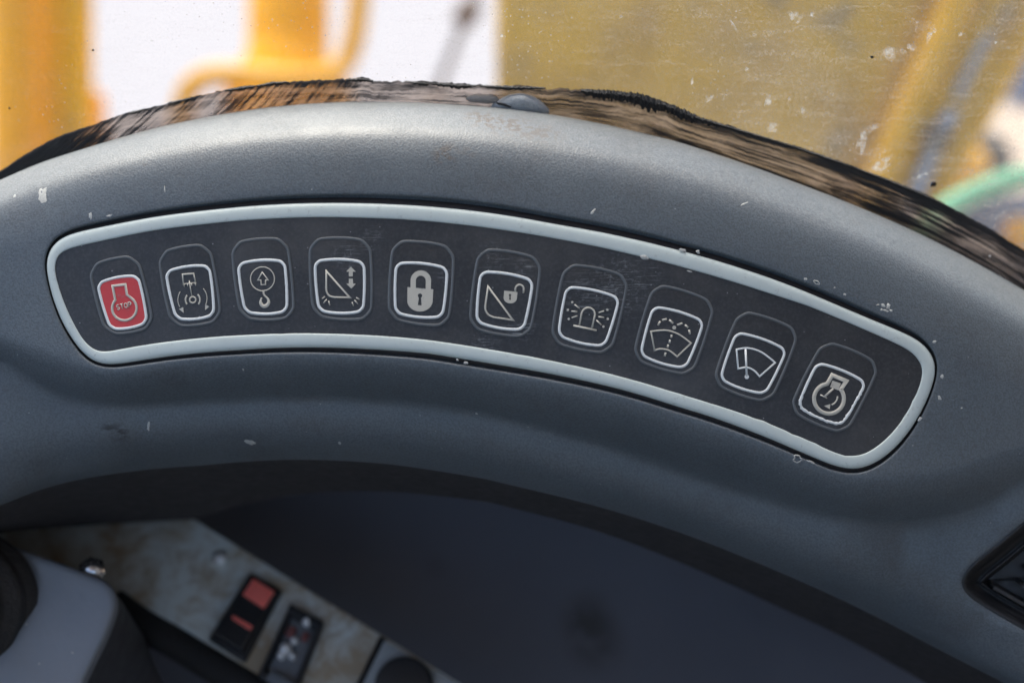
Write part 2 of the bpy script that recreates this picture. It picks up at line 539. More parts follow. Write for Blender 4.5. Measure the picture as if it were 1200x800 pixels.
def crumb_ring(name, cx, cy, rx, ry, w, zf, h, mat, parent, seed=0):
    """a raised curled flake edge"""
    lp = blob_loop(cx, cy, rx, ry, 0.4, 22, 0.3, seed)
    nn = normals2(lp)
    V = []
    for d, zz in ((-w, -0.05), (-w * 0.3, h), (w * 0.4, h * 0.9), (w, -0.05)):
        for p, q in zip(lp, nn):
            x, y = p + q * d
            V.append(P(x, y, float(zf(x, y)) + zz))
    n = len(lp)
    F = []
    for k in range(3):
        F += strip_between(list(range(k * n, k * n + n)), list(range(k * n + n, k * n + 2 * n)))
    return recalc(mesh_obj(name, V, F, mat, parent))

chips = [(50, 229, 6, 9, .15), (17, 230, 1.6, 1.8, 0), (106, 253, 1.8, 5, -.2), (128, 253, 3.5, 1.2, -.2), (193, 222, .8, 4, 0), (695, 248, 4.5, 1.7, -.9), (872, 239, 4.2, 1.4, -.4),
         (546, 425, 3, 1.6, .1), (536, 421.5, 1.6, 1.2, 0), (293, 518, 7, 2.6, .2), (174, 499, 2, 5, .1), (398, 519, 2, 1.6, 0), (558, 485, 2, 1.5, 0),
         (285, 433, 1.3, 1.3, 0), (944, 327, 2.2, 1.7, .3), (990, 345, 2, 1.4, .3), (978, 337, 1.3, .9, 0), (1095, 400.5, 2.3, 2, 0), (1104, 441, 1.8, 3.2, .4), (1101, 466, 3, 2, .7), (1078, 491, 1.6, 3.6, .6), (1160, 300, 1.4, 1.2, 0), (1127, 478, 1.2, 1, 0), (950, 541, 5, 1.4, .4)]
for i, (cx, cy, rx, ry, ro) in enumerate(chips):
    flake('paint_chip', blob_loop(cx, cy, rx, ry, ro, 22, 0.38, 100 + i), dash_z, 0.06, M['chip'], dash)
for i, (cx, cy, rx, ry, ro) in enumerate([(1035, 358, 3.2, 2.0, .6), (1041, 359, 2.6, 3.4, .3), (1038, 364, 3.6, 1.5, .2), (1044, 364, 1.6, 2.0, 0), (1029, 357, 1.4, 1.0, 0), (1033, 363, 1.2, 1.8, .5)]):
    flake('paint_chip', blob_loop(cx, cy, rx, ry, ro, 18, 0.5, 180 + i), dash_z, 0.14, M['chip'], dash)
crumb_ring('paint_chip', 934.5, 537.5, 5, 3.6, 0.9, dash_z, 0.4, M['chip'], dash, 4)
crumb_ring('paint_chip', 957, 331, 3.4, 1.8, 0.7, dash_z, 0.3, M['chip'], dash, 5)

# ------------------------------------------------------------------ switch panel
def mat_film():
    b = NB('black_membrane_film')
    cl = b.ramp(b.noise(22, detail=6, rough=0.65), [(0.3, 0), (0.75, 1)])
    col = b.mix(cl, (0.023, 0.023, 0.024), (0.046, 0.046, 0.047))
    fine = b.ramp(b.noise(900, detail=2), [(0.45, 0), (0.75, 1)])
    col = b.mix(b.math('MULTIPLY', fine, 0.24), col, (0.115, 0.112, 0.108))
    dustb = b.ramp(b.noise(34, b.coord(loc=(2, 2, 2)), detail=5), [(0.5, 0), (0.75, 1)])
    col = b.mix(b.math('MULTIPLY', dustb, 0.5), col, (0.10, 0.095, 0.088))
    sp = b.ramp(b.vor(210), [(0.03, 1), (0.055, 0)])
    col = b.mix(b.math('MULTIPLY', sp, 0.65), col, (0.42, 0.42, 0.40))
    # scuffed places: fine scratches round the middle buttons
    st1 = b.ramp(b.noise(1.0, b.coord(scale=(140, 2600, 140), rot=(0, 0, .5)), detail=3, rough=0.7), [(0.56, 0), (0.70, 1)])
    st2 = b.ramp(b.noise(1.0, b.coord(scale=(140, 2600, 140), rot=(0, 0, 1.2)), detail=3, rough=0.7), [(0.56, 0), (0.70, 1)])
    spk = b.math('MULTIPLY', b.ramp(b.noise(700, detail=3), [(0.56, 0), (0.75, 1)]), .6)
    for stx, lst in ((st1, ((725, 335, 16, .9), (690, 343, 13, .6), (565, 407, 9, .6), (405, 300, 7, .7), (770, 322, 6, .6))), (st2, ((580, 300, 8, .6), (610, 385, 7, .8), (435, 280, 6, .6), (520, 320, 4, .6), (615, 315, 6, .6)))):
        msk = None
        for (px, py, r, s) in lst:
            m = b.math('MULTIPLY', b.near(P(px, py, 0) - PANEL_A, r), s)
            msk = m if msk is None else b.math('MAXIMUM', msk, m)
        col = b.mix(b.math('MULTIPLY', msk, b.math('MAXIMUM', stx, spk)), col, (0.40, 0.42, 0.42))
    r = b.ramp(b.noise(70, detail=6, rough=0.7), [(0.3, 0.30), (0.7, 0.46)])
    n1 = b.bump(b.noise(1500, detail=1), 0.00008, 0.5)
    return b.done(col, r, 0, n1, 0.45)

PANEL_A = P(560, 420, -3)
M['film'] = mat_film()
def mat_white(name, base, wear=(0.42, 0.42, 0.4), bumpy=0.0):
    b = NB(name)
    f = b.ramp(b.noise(55, detail=6, rough=0.7), [(0.35, 0), (0.75, 1)])
    col = b.mix(b.math('MULTIPLY', f, .35), base, [x * .72 for x in base])
    d = b.ramp(b.noise(500, detail=4, rough=.7), [(0.60, 0), (0.72, 1)])
    col = b.mix(b.math('MULTIPLY', d, .35), col, (0.22, 0.21, 0.19))
    r = b.ramp(b.noise(140, detail=4), [(0.3, 0.34), (0.7, 0.5)])
    return b.done(col, r, 0, b.bump(b.noise(500, detail=2), 0.0001, 0.3), 0.45)
M['bezel'] = mat_white('pale_grey_bezel_paint', (0.61, 0.665, 0.62))
M['white'] = mat_white('white_print', (0.79, 0.80, 0.765))
M['beige'] = mat_white('beige_symbol_print', (0.58, 0.54, 0.45))
M['ringp'] = plain('grey_embossed_outline', (0.105, 0.112, 0.115), 0.42, var=.2, scale=200)
M['red'] = mat_white('red_button_print', (0.62, 0.055, 0.055))
M['gasket'] = plain('brown_black_gasket', (0.030, 0.025, 0.024), 0.7, var=.4, scale=200)

panel = thing('switch_panel', PANEL_A, 'curved black membrane switch panel with ten symbol buttons inside a pale grey bezel', 'switch panel')

# bezel: inner edge matched to the outer loop, slightly worn along the lower right
inn_m = np.array([inn_l[np.argmin(((inn_l - p) ** 2).sum(1))] for p in (out_l - on * 9)])
inn_m = gsmooth(inn_m, 2.0)
wear = np.zeros(NB_)
for k in range(60):
    i = int(rng.integers(0, NB_)); x, y = inn_m[i]
    w_ = 1.0 if (x > 850 and y > 450) else (0.25 if y > 390 else 0.12)
    wear[i] += rng.uniform(-1.0, 0.9) * w_ * 2.0
wear = gsmooth(wear[:, None], 0.8)[:, 0]
inn_w = inn_m - normals2(inn_m) * 0 + normals2(inn_m) * wear[:, None]
prof = [(0.0, -3.4), (0.0, -1.0), (0.04, -0.4), (0.13, 0.0), (0.26, 0.20), (0.45, 0.29), (0.65, 0.30), (0.84, 0.26), (0.94, 0.18), (0.985, 0.05), (1.0, -0.12), (1.0, -0.8)]
V = []; F = []
for (t, zz) in prof:
    lp = out_l * (1 - t) + inn_w * t
    V += [P(p[0], p[1], bow(p[0]) + zz) for p in lp]
for k in range(len(prof) - 1):
    F += strip_between(list(range(k * NB_, (k + 1) * NB_)), list(range((k + 1) * NB_, (k + 2) * NB_)))
bez = recalc(mesh_obj('bezel', V, F, M['bezel'], panel))
# film faceplate
fl = resample(inn_l + normals2(inn_l) * 3.0, 260)
pts, tris = fill(fl, step=14)
V = [P(p[0], p[1], bow(p[0]) - 0.15) for p in pts]
n0 = len(V)
pts_b = [P(p[0], p[1], bow(p[0]) - 2.0) for p in fl]
V += [P(p[0], p[1], bow(p[0]) - 0.15) for p in fl] + pts_b
F = list(tris) + strip_between(list(range(n0, n0 + 260)), list(range(n0 + 260, n0 + 520)))
face = recalc(mesh_obj('faceplate', V, F, M['film'], panel))
# dark gasket visible in the groove under the bezel
V = []
for d, zz in ((0.6, -2.9), (0.9, -2.0), (-2.0, -1.8)):
    V += [P(*(p + q * d * 1.0 + q * (g * .45 if d > .7 else g * .55)), bow(p[0]) + zz) for p, q, g in zip(out_l, on, gap)] if d > 0 else [P(*(p + q * d), bow(p[0]) + zz) for p, q in zip(out_l, on)]
F = []
for k in range(2):
    F += strip_between(list(range(k * NB_, (k + 1) * NB_)), list(range((k + 1) * NB_, (k + 2) * NB_)))
recalc(mesh_obj('gasket', V, F, M['gasket'], panel))
# chips of bare plastic on the bezel
bez_z = lambda x, y: bow(x) + 0.3
for i, (cx, cy, rx, ry) in enumerate([(755, 301.5, 5.5, 2.6), (800, 293.5, 4.5, 2.2), (818, 295, 2.4, 2.2), (808, 318, 3, 1)]):
    flake('paint_chip', blob_loop(cx, cy, rx, ry, 0.25, 20, .35, 300 + i), (lambda x, y: bow(x) + (0.25 if i == 0 else 0.0)), 0.15, M['chip'], panel)

def quad_loop(c4, bulge_t=3.6, bulge_s=1.5, rad=6.0, n=14):
    """rounded quad TL,TR,BR,BL with bowed sides, in pixels"""
    c = [np.array(p, float) for p in c4]
    cen = sum(c) / 4
    pts = []
    for i in range(4):
        a, b2 = c[i], c[(i + 1) % 4]
        d = b2 - a; L = np.linalg.norm(d); d = d / L
        nrm = np.array([d[1], -d[0]])
        if np.dot(nrm, (a + b2) / 2 - cen) < 0: nrm = -nrm
        bl = bulge_t if i in (0, 2) else bulge_s
        for k in range(n):
            t = rad / L + (1 - 2 * rad / L) * k / (n - 1)
            pts.append(a + d * L * t + nrm * bl * (1 - (2 * t - 1) ** 2))
    return gsmooth(resample(np.array(pts), 96), 0.9)

def ribbon(pts, w, closed=False, z=0.2, h=0.08, base=-0.05, taper=None):
    """flat raised stroke in pixels -> verts, faces"""
    p = np.array(pts, float)
    n = len(p)
    if closed:
        t1 = p - np.roll(p, 1, 0); t2 = np.roll(p, -1, 0) - p
    else:
        t1 = np.vstack([p[1] - p[0], p[1:] - p[:-1]]); t2 = np.vstack([p[1:] - p[:-1], p[-1] - p[-2]])
    t1 = t1 / (np.linalg.norm(t1, axis=1)[:, None] + 1e-9); t2 = t2 / (np.linalg.norm(t2, axis=1)[:, None] + 1e-9)
    t = t1 + t2; t /= np.linalg.norm(t, axis=1)[:, None] + 1e-9
    nr = np.stack([-t[:, 1], t[:, 0]], 1)
    cosh = np.clip((t * t1).sum(1), 0.35, 1)
    ww = (w / 2 / cosh)[:, None] * np.ones((n, 1))
    if taper is not None:
        ww = ww * np.array(taper)[:, None]
    V = []
    for s, zz in ((-1.0, base), (-0.86, h), (0.86, h), (1.0, base)):
        V += [P(q[0], q[1], bow(q[0]) + z + zz) for q in p + nr * ww * s]
    F = []
    for k in range(3):
        F += strip_between(list(range(k * n, k * n + n)), list(range(k * n + n, k * n + 2 * n)), closed)
    if not closed:
        F += [(0, n, 2 * n, 3 * n), (n - 1, 2 * n - 1, 3 * n - 1, 4 * n - 1)]
    return V, F

def poly(pts, z=0.2, h=0.08, holes=()):
    pt, tr = fill(np.array(pts, float), [np.array(q, float) for q in holes])
    V = [P(q[0], q[1], bow(q[0]) + z + h) for q in pt]
    F = list(tr)
    for lp in [pts] + list(holes):
        b = len(V); m = len(lp)
        V += [P(q[0], q[1], bow(q[0]) + z + h) for q in lp] + [P(q[0], q[1], bow(q[0]) + z - 0.05) for q in lp]
        F += strip_between(list(range(b, b + m)), list(range(b + m, b + 2 * m)))
    return V, F

def join(shapes):
    V = []; F = []
    for v, f in shapes:
        b = len(V); V += v; F += [tuple(i + b for i in q) for q in f]
    return V, F

def arc(cx, cy, r, a0, a1, n=18, ry=None):
    a = np.radians(np.linspace(a0, a1, n))
    return np.stack([cx + r * np.cos(a), cy + (ry or r) * np.sin(a)], 1)

class Z:
    """coordinates read off an enlarged view of the photo"""
    def __init__(s, ox, oy, k): s.o = np.array([ox, oy], float); s.k = k
    def __call__(s, *pts): return np.array(pts, float) / s.k + s.o
    def a(s, arr): return np.asarray(arr, float) / s.k + s.o

ZS = 0.16     # height of the print above the panel (mm)
def st(z, pts, w, closed=False):
    return ribbon(z.a(pts), w / z.k, closed, ZS)
def pl(z, pts, holes=()):
    return poly(z.a(pts), ZS, 0.08, [z.a(h) for h in holes])

def symbols():
    S = []
    # 1 engine stop
    z = Z(90, 270, 6.15)
    eng = [(258, 402), (352, 388), (362, 465)] + [tuple(q) for q in arc(344, 560, 87, -62, 238, 40)][0:0]
    body = arc(343, 560, 88, -55, 222, 46)
    pts = [(258, 400), (350, 388), (361, 462)] + [tuple(q) for q in body] + [(273, 482)]
    S.append([st(z, pts, 18, True)] + letters(z, 'STOP', (287, 574), (400, 548), 36, 7))
    # 2 swinging bucket / float
    z = Z(175, 270, 6.15)
    S.append([st(z, [(247, 395), (240, 316), (318, 310), (336, 385)], 11), st(z, [(246, 386), (334, 376)], 8), st(z, [(250, 384), (252, 406)], 8), st(z, [(275, 382), (277, 402)], 9), st(z, [(304, 380), (306, 400)], 9), st(z, [(328, 378), (336, 398)], 8),
              st(z, [(288, 362), (306, 470)], 8), st(z, arc(313, 500, 22, 0, 360, 28)[:-1], 11, True),
              st(z, arc(313, 500, 52, 142, 218, 14), 12), st(z, arc(313, 500, 52, -48, 38, 14), 12),
              st(z, arc(310, 500, 104, 150, 214, 16), 6), st(z, arc(310, 490, 106, -42, 28, 16), 6),
              pl(z, [(213, 566), (244, 552), (248, 594)]), pl(z, [(402, 574), (402, 532), (432, 548)])])
    # 3 hook lift
    z = Z(260, 265, 6.15)
    S.append([st(z, arc(293, 380, 86, 0, 360, 48)[:-1], 8, True),
              st(z, [(291, 332), (335, 388), (315, 388), (316, 422), (282, 422), (281, 388), (258, 388)], 8, True),
              ribbon(z.a(crom([(300, 468), (305, 495), (330, 522), (338, 548), (322, 572), (300, 576), (284, 562), (280, 540), (288, 515)], 5)), 22 / 6.15, False, ZS, taper=np.interp(np.linspace(0, 1, 41), [0, .2, .5, .8, 1], [.7, .6, 1.25, 1.1, .45]))])
    # 4 bucket shake
    z = Z(350, 265, 6.15)
    bucket = [(200, 326)] + [tuple(q) for q in crom([(199, 440), (203, 475), (222, 502), (255, 512)], 5)] + [(370, 514)]
    S.append([st(z, bucket, 13, True), pl(z, [(376, 292), (412, 328), (390, 328), (390, 362), (362, 362), (362, 328), (342, 328)]),
              pl(z, [(362, 378), (390, 378), (392, 414), (412, 414), (380, 450), (344, 414), (362, 414)])]
             + [st(z, q, 8) for q in ([(190, 506), (168, 524)], [(203, 526), (178, 554)], [(216, 538), (224, 570)], [(384, 546), (396, 574)], [(402, 532), (426, 560)], [(414, 514), (438, 528)])])
    # 5 padlock
    z = Z(445, 270, 6.15)
    lock = [(200, 408), (222, 410)] + [tuple(q) for q in [(222, 372)]] + [tuple(q) for q in arc(296, 362, 74, 180, 360, 22)] + [(368, 422), (386, 424), (382, 500)] + [tuple(q) for q in arc(290, 504, 92, 0, 172, 26, 80)]
    hole1 = [(260, 414)] + [tuple(q) for q in arc(296, 362, 36, 180, 360, 16)] + [(331, 420)]
    hole2 = [tuple(q) for q in arc(290, 470, 16, 120, 420, 16)] + [(302, 540), (275, 538)]
    S.append([pl(z, lock, [hole1, hole2])])
    # 6 bucket unlock
    z = Z(545, 280, 6.15)
    bucket = [(166, 344)] + [tuple(q) for q in crom([(146, 480), (148, 512), (168, 545), (205, 564)], 5)] + [(346, 584)]
    body = [(282, 372), (378, 382), (374, 420)] + [tuple(q) for q in arc(326, 424, 48, 0, 180, 18, 40)]
    kh = [tuple(q) for q in arc(324, 404, 9, 120, 420, 12)] + [(331, 440), (317, 438)]
    S.append([st(z, bucket, 13, True), pl(z, body, [kh]), st(z, [(362, 382)] + [tuple(q) for q in arc(393, 360, 30, 190, 360, 16)] + [(420, 390)], 13)])
    # 7 beacon
    z = Z(640, 300, 6.15)
    S.append([st(z, [(240, 498), (256, 412)] + [tuple(q) for q in arc(304, 420, 48, 195, 378, 16)] + [(330, 518)], 13),
              st(z, [(196, 500), (364, 536)], 14)]
             + [st(z, q, 10) for q in ([(204, 348), (240, 378)], [(182, 396), (224, 402)], [(184, 444), (226, 430)], [(378, 408), (418, 394)], [(376, 436), (418, 444)], [(362, 462), (398, 496)])]
             + [pl(z, arc(x, y, 9, 0, 360, 10)[:-1]) for x, y in ((188, 332), (157, 387), (163, 453), (441, 387), (444, 452), (413, 508))])
    # 8 washer
    z = Z(735, 320, 6.15)
    S.append([st(z, [(172, 420)] + [tuple(q) for q in crom([(172, 420), (280, 412), (370, 440), (460, 504)], 8)][1:] + [(360, 602)] + [tuple(q) for q in crom([(360, 602), (300, 556), (240, 546), (198, 556)], 6)][1:], 12, True)]
             + [st(z, q, 14) for q in ([(222, 376), (238, 346)], [(252, 338), (286, 330)], [(302, 336), (332, 362)], [(360, 374), (398, 360)], [(416, 372), (440, 394)], [(446, 408), (452, 440)],
                                      [(320, 444), (317, 466)], [(309, 480), (304, 504)], [(296, 514), (290, 538)], [(278, 572), (270, 598)])]
             + [pl(z, arc(339, 392, 14, 0, 360, 14)[:-1])])
    # 9 wiper
    z = Z(830, 350, 5.717)
    S.append([st(z, [tuple(q) for q in crom([(190, 340), (262, 330), (340, 350), (400, 388), (448, 428)], 7)] + [(344, 520)] + [tuple(q) for q in crom([(344, 520), (306, 480), (260, 460), (200, 468)], 6)][1:], 12, True),
              st(z, [(250, 336), (258, 520)], 14), pl(z, arc(258, 522, 15, 0, 360, 18)[:-1])])
    # 10 engine start
    z = Z(915, 390, 5.717)
    ring = arc(323, 440, 100, -38, 246, 48)
    S.append([st(z, [(344, 282), (440, 322), (402, 378)] + [tuple(q) for q in ring] + [(312, 340)], 27, True),
              pl(z, [(346, 318), (402, 338), (386, 384), (330, 362)]), st(z, [(352, 372), (292, 428)], 14), st(z, [(264, 414), (310, 436)], 9),
              st(z, arc(318, 424, 62, 0, 68, 12), 11), pl(z, [(290, 488), (332, 476), (328, 510)])])
    return S

GLY = {'S': [[(.9, .85), (.55, 1), (.15, .85), (.15, .62), (.85, .4), (.88, .15), (.5, 0), (.1, .15)]],
       'T': [[(0, 1), (1, 1)], [(.5, 1), (.5, 0)]],
       'O': [[(.5, 1), (.12, .8), (.05, .5), (.12, .2), (.5, 0), (.88, .2), (.95, .5), (.88, .8), (.5, 1)]],
       'P': [[(.1, 0), (.1, 1), (.7, 1), (.95, .75), (.7, .45), (.1, .45)]]}
def letters(z, word, a, b, h, w):
    a = np.array(a, float); b = np.array(b, float)
    u = (b - a) / len(word); un = u / np.linalg.norm(u); v = np.array([un[1], -un[0]]) * h
    out = []
    for i, ch in enumerate(word):
        for s_ in GLY[ch]:
            out.append(st(z, [tuple(a + u * (i + 0.1 + 0.8 * x) + v * y) for x, y in s_], w))
    return out

FR = [((114.4, 332.6), (161.5, 323.7), (172.1, 377.3), (129.8, 384.6)), ((194.5, 318.8), (245, 312), (250.6, 368.4), (206.7, 372.8)),
      ((279.2, 309.7), (333.2, 306.5), (336.1, 364.2), (287.6, 365)), ((369.2, 306.5), (426.4, 307.6), (425.3, 364.2), (374, 363.4)),
      ((464.5, 309), (523.9, 314.7), (518.2, 370.8), (463.7, 366)), ((563.7, 319), (624.2, 328.8), (613.3, 385.7), (558.8, 376.7)),
      ((664.4, 336.6), (725.4, 349.6), (708.3, 404.9), (654.6, 392.7)), ((765.9, 359.8), (824.4, 377), (803.3, 430.6), (750.8, 415.1)),
      ((863.2, 389.9), (921.3, 410.3), (896.5, 461), (844.3, 443.6)), ((957.9, 425.5), (1014.4, 448.6), (985.8, 497.6), (935.6, 475.7))]
OR = [((105, 313), (160, 301), (179.4, 381.4), (125, 390.3)), ((186.4, 297.6), (245, 288), (258.7, 374), (201.8, 380.6)),
      ((272.2, 286.1), (335.6, 281.3), (344.2, 370.7), (282.8, 371.5)), ((363.8, 282), (432.9, 282.9), (434.5, 372.3), (367.9, 369)),
      ((461.3, 283.8), (531.2, 291.1), (524.7, 380.6), (456.4, 371.6)), ((562, 293), (633.6, 304.4), (619.8, 393.8), (550.7, 382.4)),
      ((662.8, 310.6), (736, 325.2), (714.8, 413), (646.5, 399.2)), ((767.3, 333.8), (837.2, 356), (810, 439), (742.3, 418.9)),
      ((867.6, 364.9), (935.8, 388.5), (901.7, 470.7), (836.1, 448)), ((965.7, 400.5), (1030.1, 427.6), (990.2, 507.2), (925.8, 479.2))]
BL = ['red engine stop button with STOP lettering', 'button with bucket over a swinging pivot symbol', 'button with crane hook and up arrow symbol', 'button with bucket and double arrow symbol',
      'button with solid closed padlock symbol', 'button with bucket and open padlock symbol', 'button with flashing beacon symbol', 'button with windscreen washer spray symbol',
      'button with windscreen wiper symbol', 'engine start button with chipped white border']
syms = symbols()
for i in range(10):
    ol = quad_loop(OR[i], 3.6, 2.0, 9)
    fr = quad_loop(FR[i], 3.2, 1.2, 4.5)
    # membrane pad, slightly domed
    n = len(ol); cen = ol.mean(0)
    V = []
    for s_, zz in ((1.03, -0.18), (1.0, -0.05), (0.96, 0.0), (0.6, 0.06), (0.25, 0.07)):
        V += [P(q[0], q[1], bow(q[0]) + zz) for q in cen + (ol - cen) * s_]
    V.append(P(cen[0], cen[1], bow(cen[0]) + 0.075))
    F = []
    for k in range(4):
        F += strip_between(list(range(k * n, k * n + n)), list(range(k * n + n, k * n + 2 * n)))
    F += [(4 * n + j, 4 * n + (j + 1) % n, 5 * n) for j in range(n)]
    btn = recalc(mesh_obj('button', V, F, M['film'], panel))
    btn['label'] = BL[i]
    V, F = ribbon(ol, 3.6, True, 0.02, 0.07, -0.06)
    recalc(mesh_obj('outline_ring', V, F, M['ringp'], btn))
    frw = fr.copy(); wv = np.full(len(fr), 3.7)
    if i == 9:
        cy = fr.mean(0)[1]
        frw = fr + normals2(fr) * (np.where(fr[:, 1] > cy - 2, 1, .15) * rng.uniform(-.4, .4, len(fr)))[:, None]
        V, F = ribbon(frw, 3.3, True, 0.12, 0.08, -0.05, taper=np.where(fr[:, 1] > cy, rng.uniform(.75, 1.2, len(fr)), 1))
    else:
        V, F = ribbon(frw, 3.3 if i < 6 else 3.1, True, 0.12, 0.08, -0.05, taper=1 + rng.uniform(-.05, .05, len(fr)))
    recalc(mesh_obj('border', V, F, M['white'], btn))
    if i == 0:
        V, F = poly(fr, 0.06, 0.06)
        recalc(mesh_obj('red_field', V, F, M['red'], btn))
    V, F = join(syms[i])
    recalc(mesh_obj('symbol', V, F, M['beige'] if i not in (8,) else M['white'], btn))

# ------------------------------------------------------------------ windscreen and sealant
GS = 0.56            # slope of the glass in the dash frame (nearly upright in the world)
def glass_z(Y): return -42 + GS * (Y - 75)
def PG(px, py, off=0.0):
    """pixel on the inner glass face (+off mm towards the cab)"""
    a = (400 - py) / FPX
    zz = (-42 + GS * (a * DIST - 75) + off) / (1 + GS * a)
    return P(px, py, zz)

def mat_glass():
    b = NB('dirty_windscreen_glass')
    t = b.t
    tr = b.n('ShaderNodeBsdfTransparent'); tr.inputs[0].default_value = (0.93, 0.95, 0.94, 1)
    gl = b.n('ShaderNodeBsdfGlossy'); gl.inputs['Roughness'].default_value = 0.05
    fr = b.n('ShaderNodeFresnel'); fr.inputs[0].default_value = 1.45
    m1 = b.n('ShaderNodeMixShader'); t.links.new(fr.outputs[0], m1.inputs[0]); t.links.new(tr.outputs[0], m1.inputs[1]); t.links.new(gl.outputs[0], m1.inputs[2])
    tl = b.n('ShaderNodeBsdfTranslucent'); df = b.n('ShaderNodeBsdfDiffuse')
    for s_ in (tl, df): s_.inputs[0].default_value = (0.50, 0.47, 0.42, 1)
    m2 = b.n('ShaderNodeMixShader'); m2.inputs[0].default_value = 0.4
    t.links.new(tl.outputs[0], m2.inputs[1]); t.links.new(df.outputs[0], m2.inputs[2])
    sx = b.n('ShaderNodeSeparateXYZ'); t.links.new(b.tc.outputs['Object'], sx.inputs[0])
    side = b.n('ShaderNodeMapRange', interpolation_type='SMOOTHSTEP'); t.links.new(sx.outputs['X'], side.inputs[0])
    side.inputs[1].default_value = -0.06; side.inputs[2].default_value = 0.09; side.inputs[3].default_value = 0.05; side.inputs[4].default_value = 0.20
    cloud = b.ramp(b.noise(16, detail=4, rough=0.65), [(0.3, 0.45), (0.7, 1.3)])
    d = b.math('MULTIPLY', side.outputs[0], cloud)
    wipe = b.ramp(b.noise(1.0, b.coord(scale=(60, 420, 45), rot=(0, 0, R(-52))), detail=2, rough=.7), [(0.5, 0), (0.8, 1)])
    d = b.math('ADD', d, b.math('MULTIPLY', b.math('MULTIPLY', wipe, side.outputs[0]), 0.8))
    grain = b.ramp(b.noise(1500, detail=1), [(0.45, 0.7), (0.7, 1.6)])
    d = b.math('MULTIPLY', d, grain)
    s1 = b.ramp(b.vor(520), [(0.09, 1), (0.16, 0)])
    pm = b.ramp(b.noise(45, detail=4), [(0.5, 0), (0.6, 1)])
    d = b.math('ADD', d, b.math('MULTIPLY', b.math('MULTIPLY', s1, pm), 0.6))
    s2 = b.ramp(b.vor(130), [(0.02, 1), (0.035, 0)])
    d = b.math('ADD', d, b.math('MULTIPLY', s2, 0.5), True)
    m3 = b.n('ShaderNodeMixShader'); t.links.new(d, m3.inputs[0]); t.links.new(m1.outputs[0], m3.inputs[1]); t.links.new(m2.outputs[0], m3.inputs[2])
    t.links.new(m3.outputs[0], b.out.inputs[0])
    return b.m
M['glass'] = mat_glass()
ga = PG(600, 150)
ws = thing('windscreen', ga, 'dusty glass windscreen with dried splashes and scratches above the dashboard', 'windscreen')
e1 = Vector((0, 1, GS)).normalized()
gn = Vector((0, -GS, 1)).normalized()
V = []
for (x, s_) in ((-620, -150), (620, -150), (620, 760), (-620, 760)):
    V.append(ga + Vector((x - ga.x, 0, 0)) + e1 * s_)
V += [v - gn * 5 for v in V]
# one dusty inner face plus a clear outer face and edges
Vd = [ga + Vector((x - ga.x, 0, 0)) + e1 * s_ for (x, s_) in ((-400, -150), (400, -150), (400, 130), (-400, 130))]
mesh_obj('dust_film', Vd, [(0, 1, 2, 3)], M['glass'], ws, smooth=False)
def mat_clear():
    b = NB('clear_glass')
    tr = b.n('ShaderNodeBsdfTransparent'); tr.inputs[0].default_value = (0.95, 0.97, 0.96, 1)
    gl = b.n('ShaderNodeBsdfGlossy'); gl.inputs['Roughness'].default_value = 0.02
    m1 = b.n('ShaderNodeMixShader'); m1.inputs[0].default_value = 0.03
    b.t.links.new(tr.outputs[0], m1.inputs[1]); b.t.links.new(gl.outputs[0], m1.inputs[2]); b.t.links.new(m1.outputs[0], b.out.inputs[0])
    return b.m
M['clear'] = mat_clear()
V = [v - gn * 0.4 for v in V]
mesh_obj('pane', V, [(7, 6, 5, 4), (0, 4, 5, 1), (1, 5, 6, 2), (2, 6, 7, 3), (3, 7, 4, 0)], M['clear'], ws, smooth=False)

def mat_splash():
    b = NB('dried_white_splash')
    df = b.n('ShaderNodeBsdfDiffuse'); df.inputs[0].default_value = (0.72, 0.72, 0.70, 1)
    tl = b.n('ShaderNodeBsdfTranslucent'); tl.inputs[0].default_value = (0.8, 0.8, 0.78, 1)
    m1 = b.n('ShaderNodeMixShader'); m1.inputs[0].default_value = 0.5
    b.t.links.new(df.outputs[0], m1.inputs[1]); b.t.links.new(tl.outputs[0], m1.inputs[2])
    tr = b.n('ShaderNodeBsdfTransparent')
    m2 = b.n('ShaderNodeMixShader')
    sx = b.n('ShaderNodeSeparateXYZ'); b.t.links.new(b.tc.outputs['UV'], sx.inputs[0])
    b.set(m2.inputs[0], b.math('MULTIPLY', b.ramp(b.noise(520, detail=5, rough=.75), [(0.40, 0.05), (0.66, 0.75)]), b.ramp(sx.outputs['X'], [(0.55, 1), (1.0, 0.1)])))
    b.t.links.new(tr.outputs[0], m2.inputs[1]); b.t.links.new(m1.outputs[0], m2.inputs[2]); b.t.links.new(m2.outputs[0], b.out.inputs[0])
    return b.m
M['splash'] = mat_splash()
def glass_flake(name, loop, mat, h=0.35):
    n = len(loop); cen = loop.mean(0)
    inner = cen + (loop - cen) * 0.75
    V = [PG(q[0], q[1], 0.1) for q in loop] + [PG(q[0], q[1], 0.1 + h) for q in inner] + [PG(cen[0], cen[1], 0.1 + h)]
    F = [(i, (i + 1) % n, n + (i + 1) % n, n + i) for i in range(n)] + [(n + i, n + (i + 1) % n, 2 * n) for i in range(n)]
    return recalc(mesh_obj(name, V, F, mat, ws, uvs=[(1, 0)] * n + [(.7, 0)] * n + [(0, 0)]))
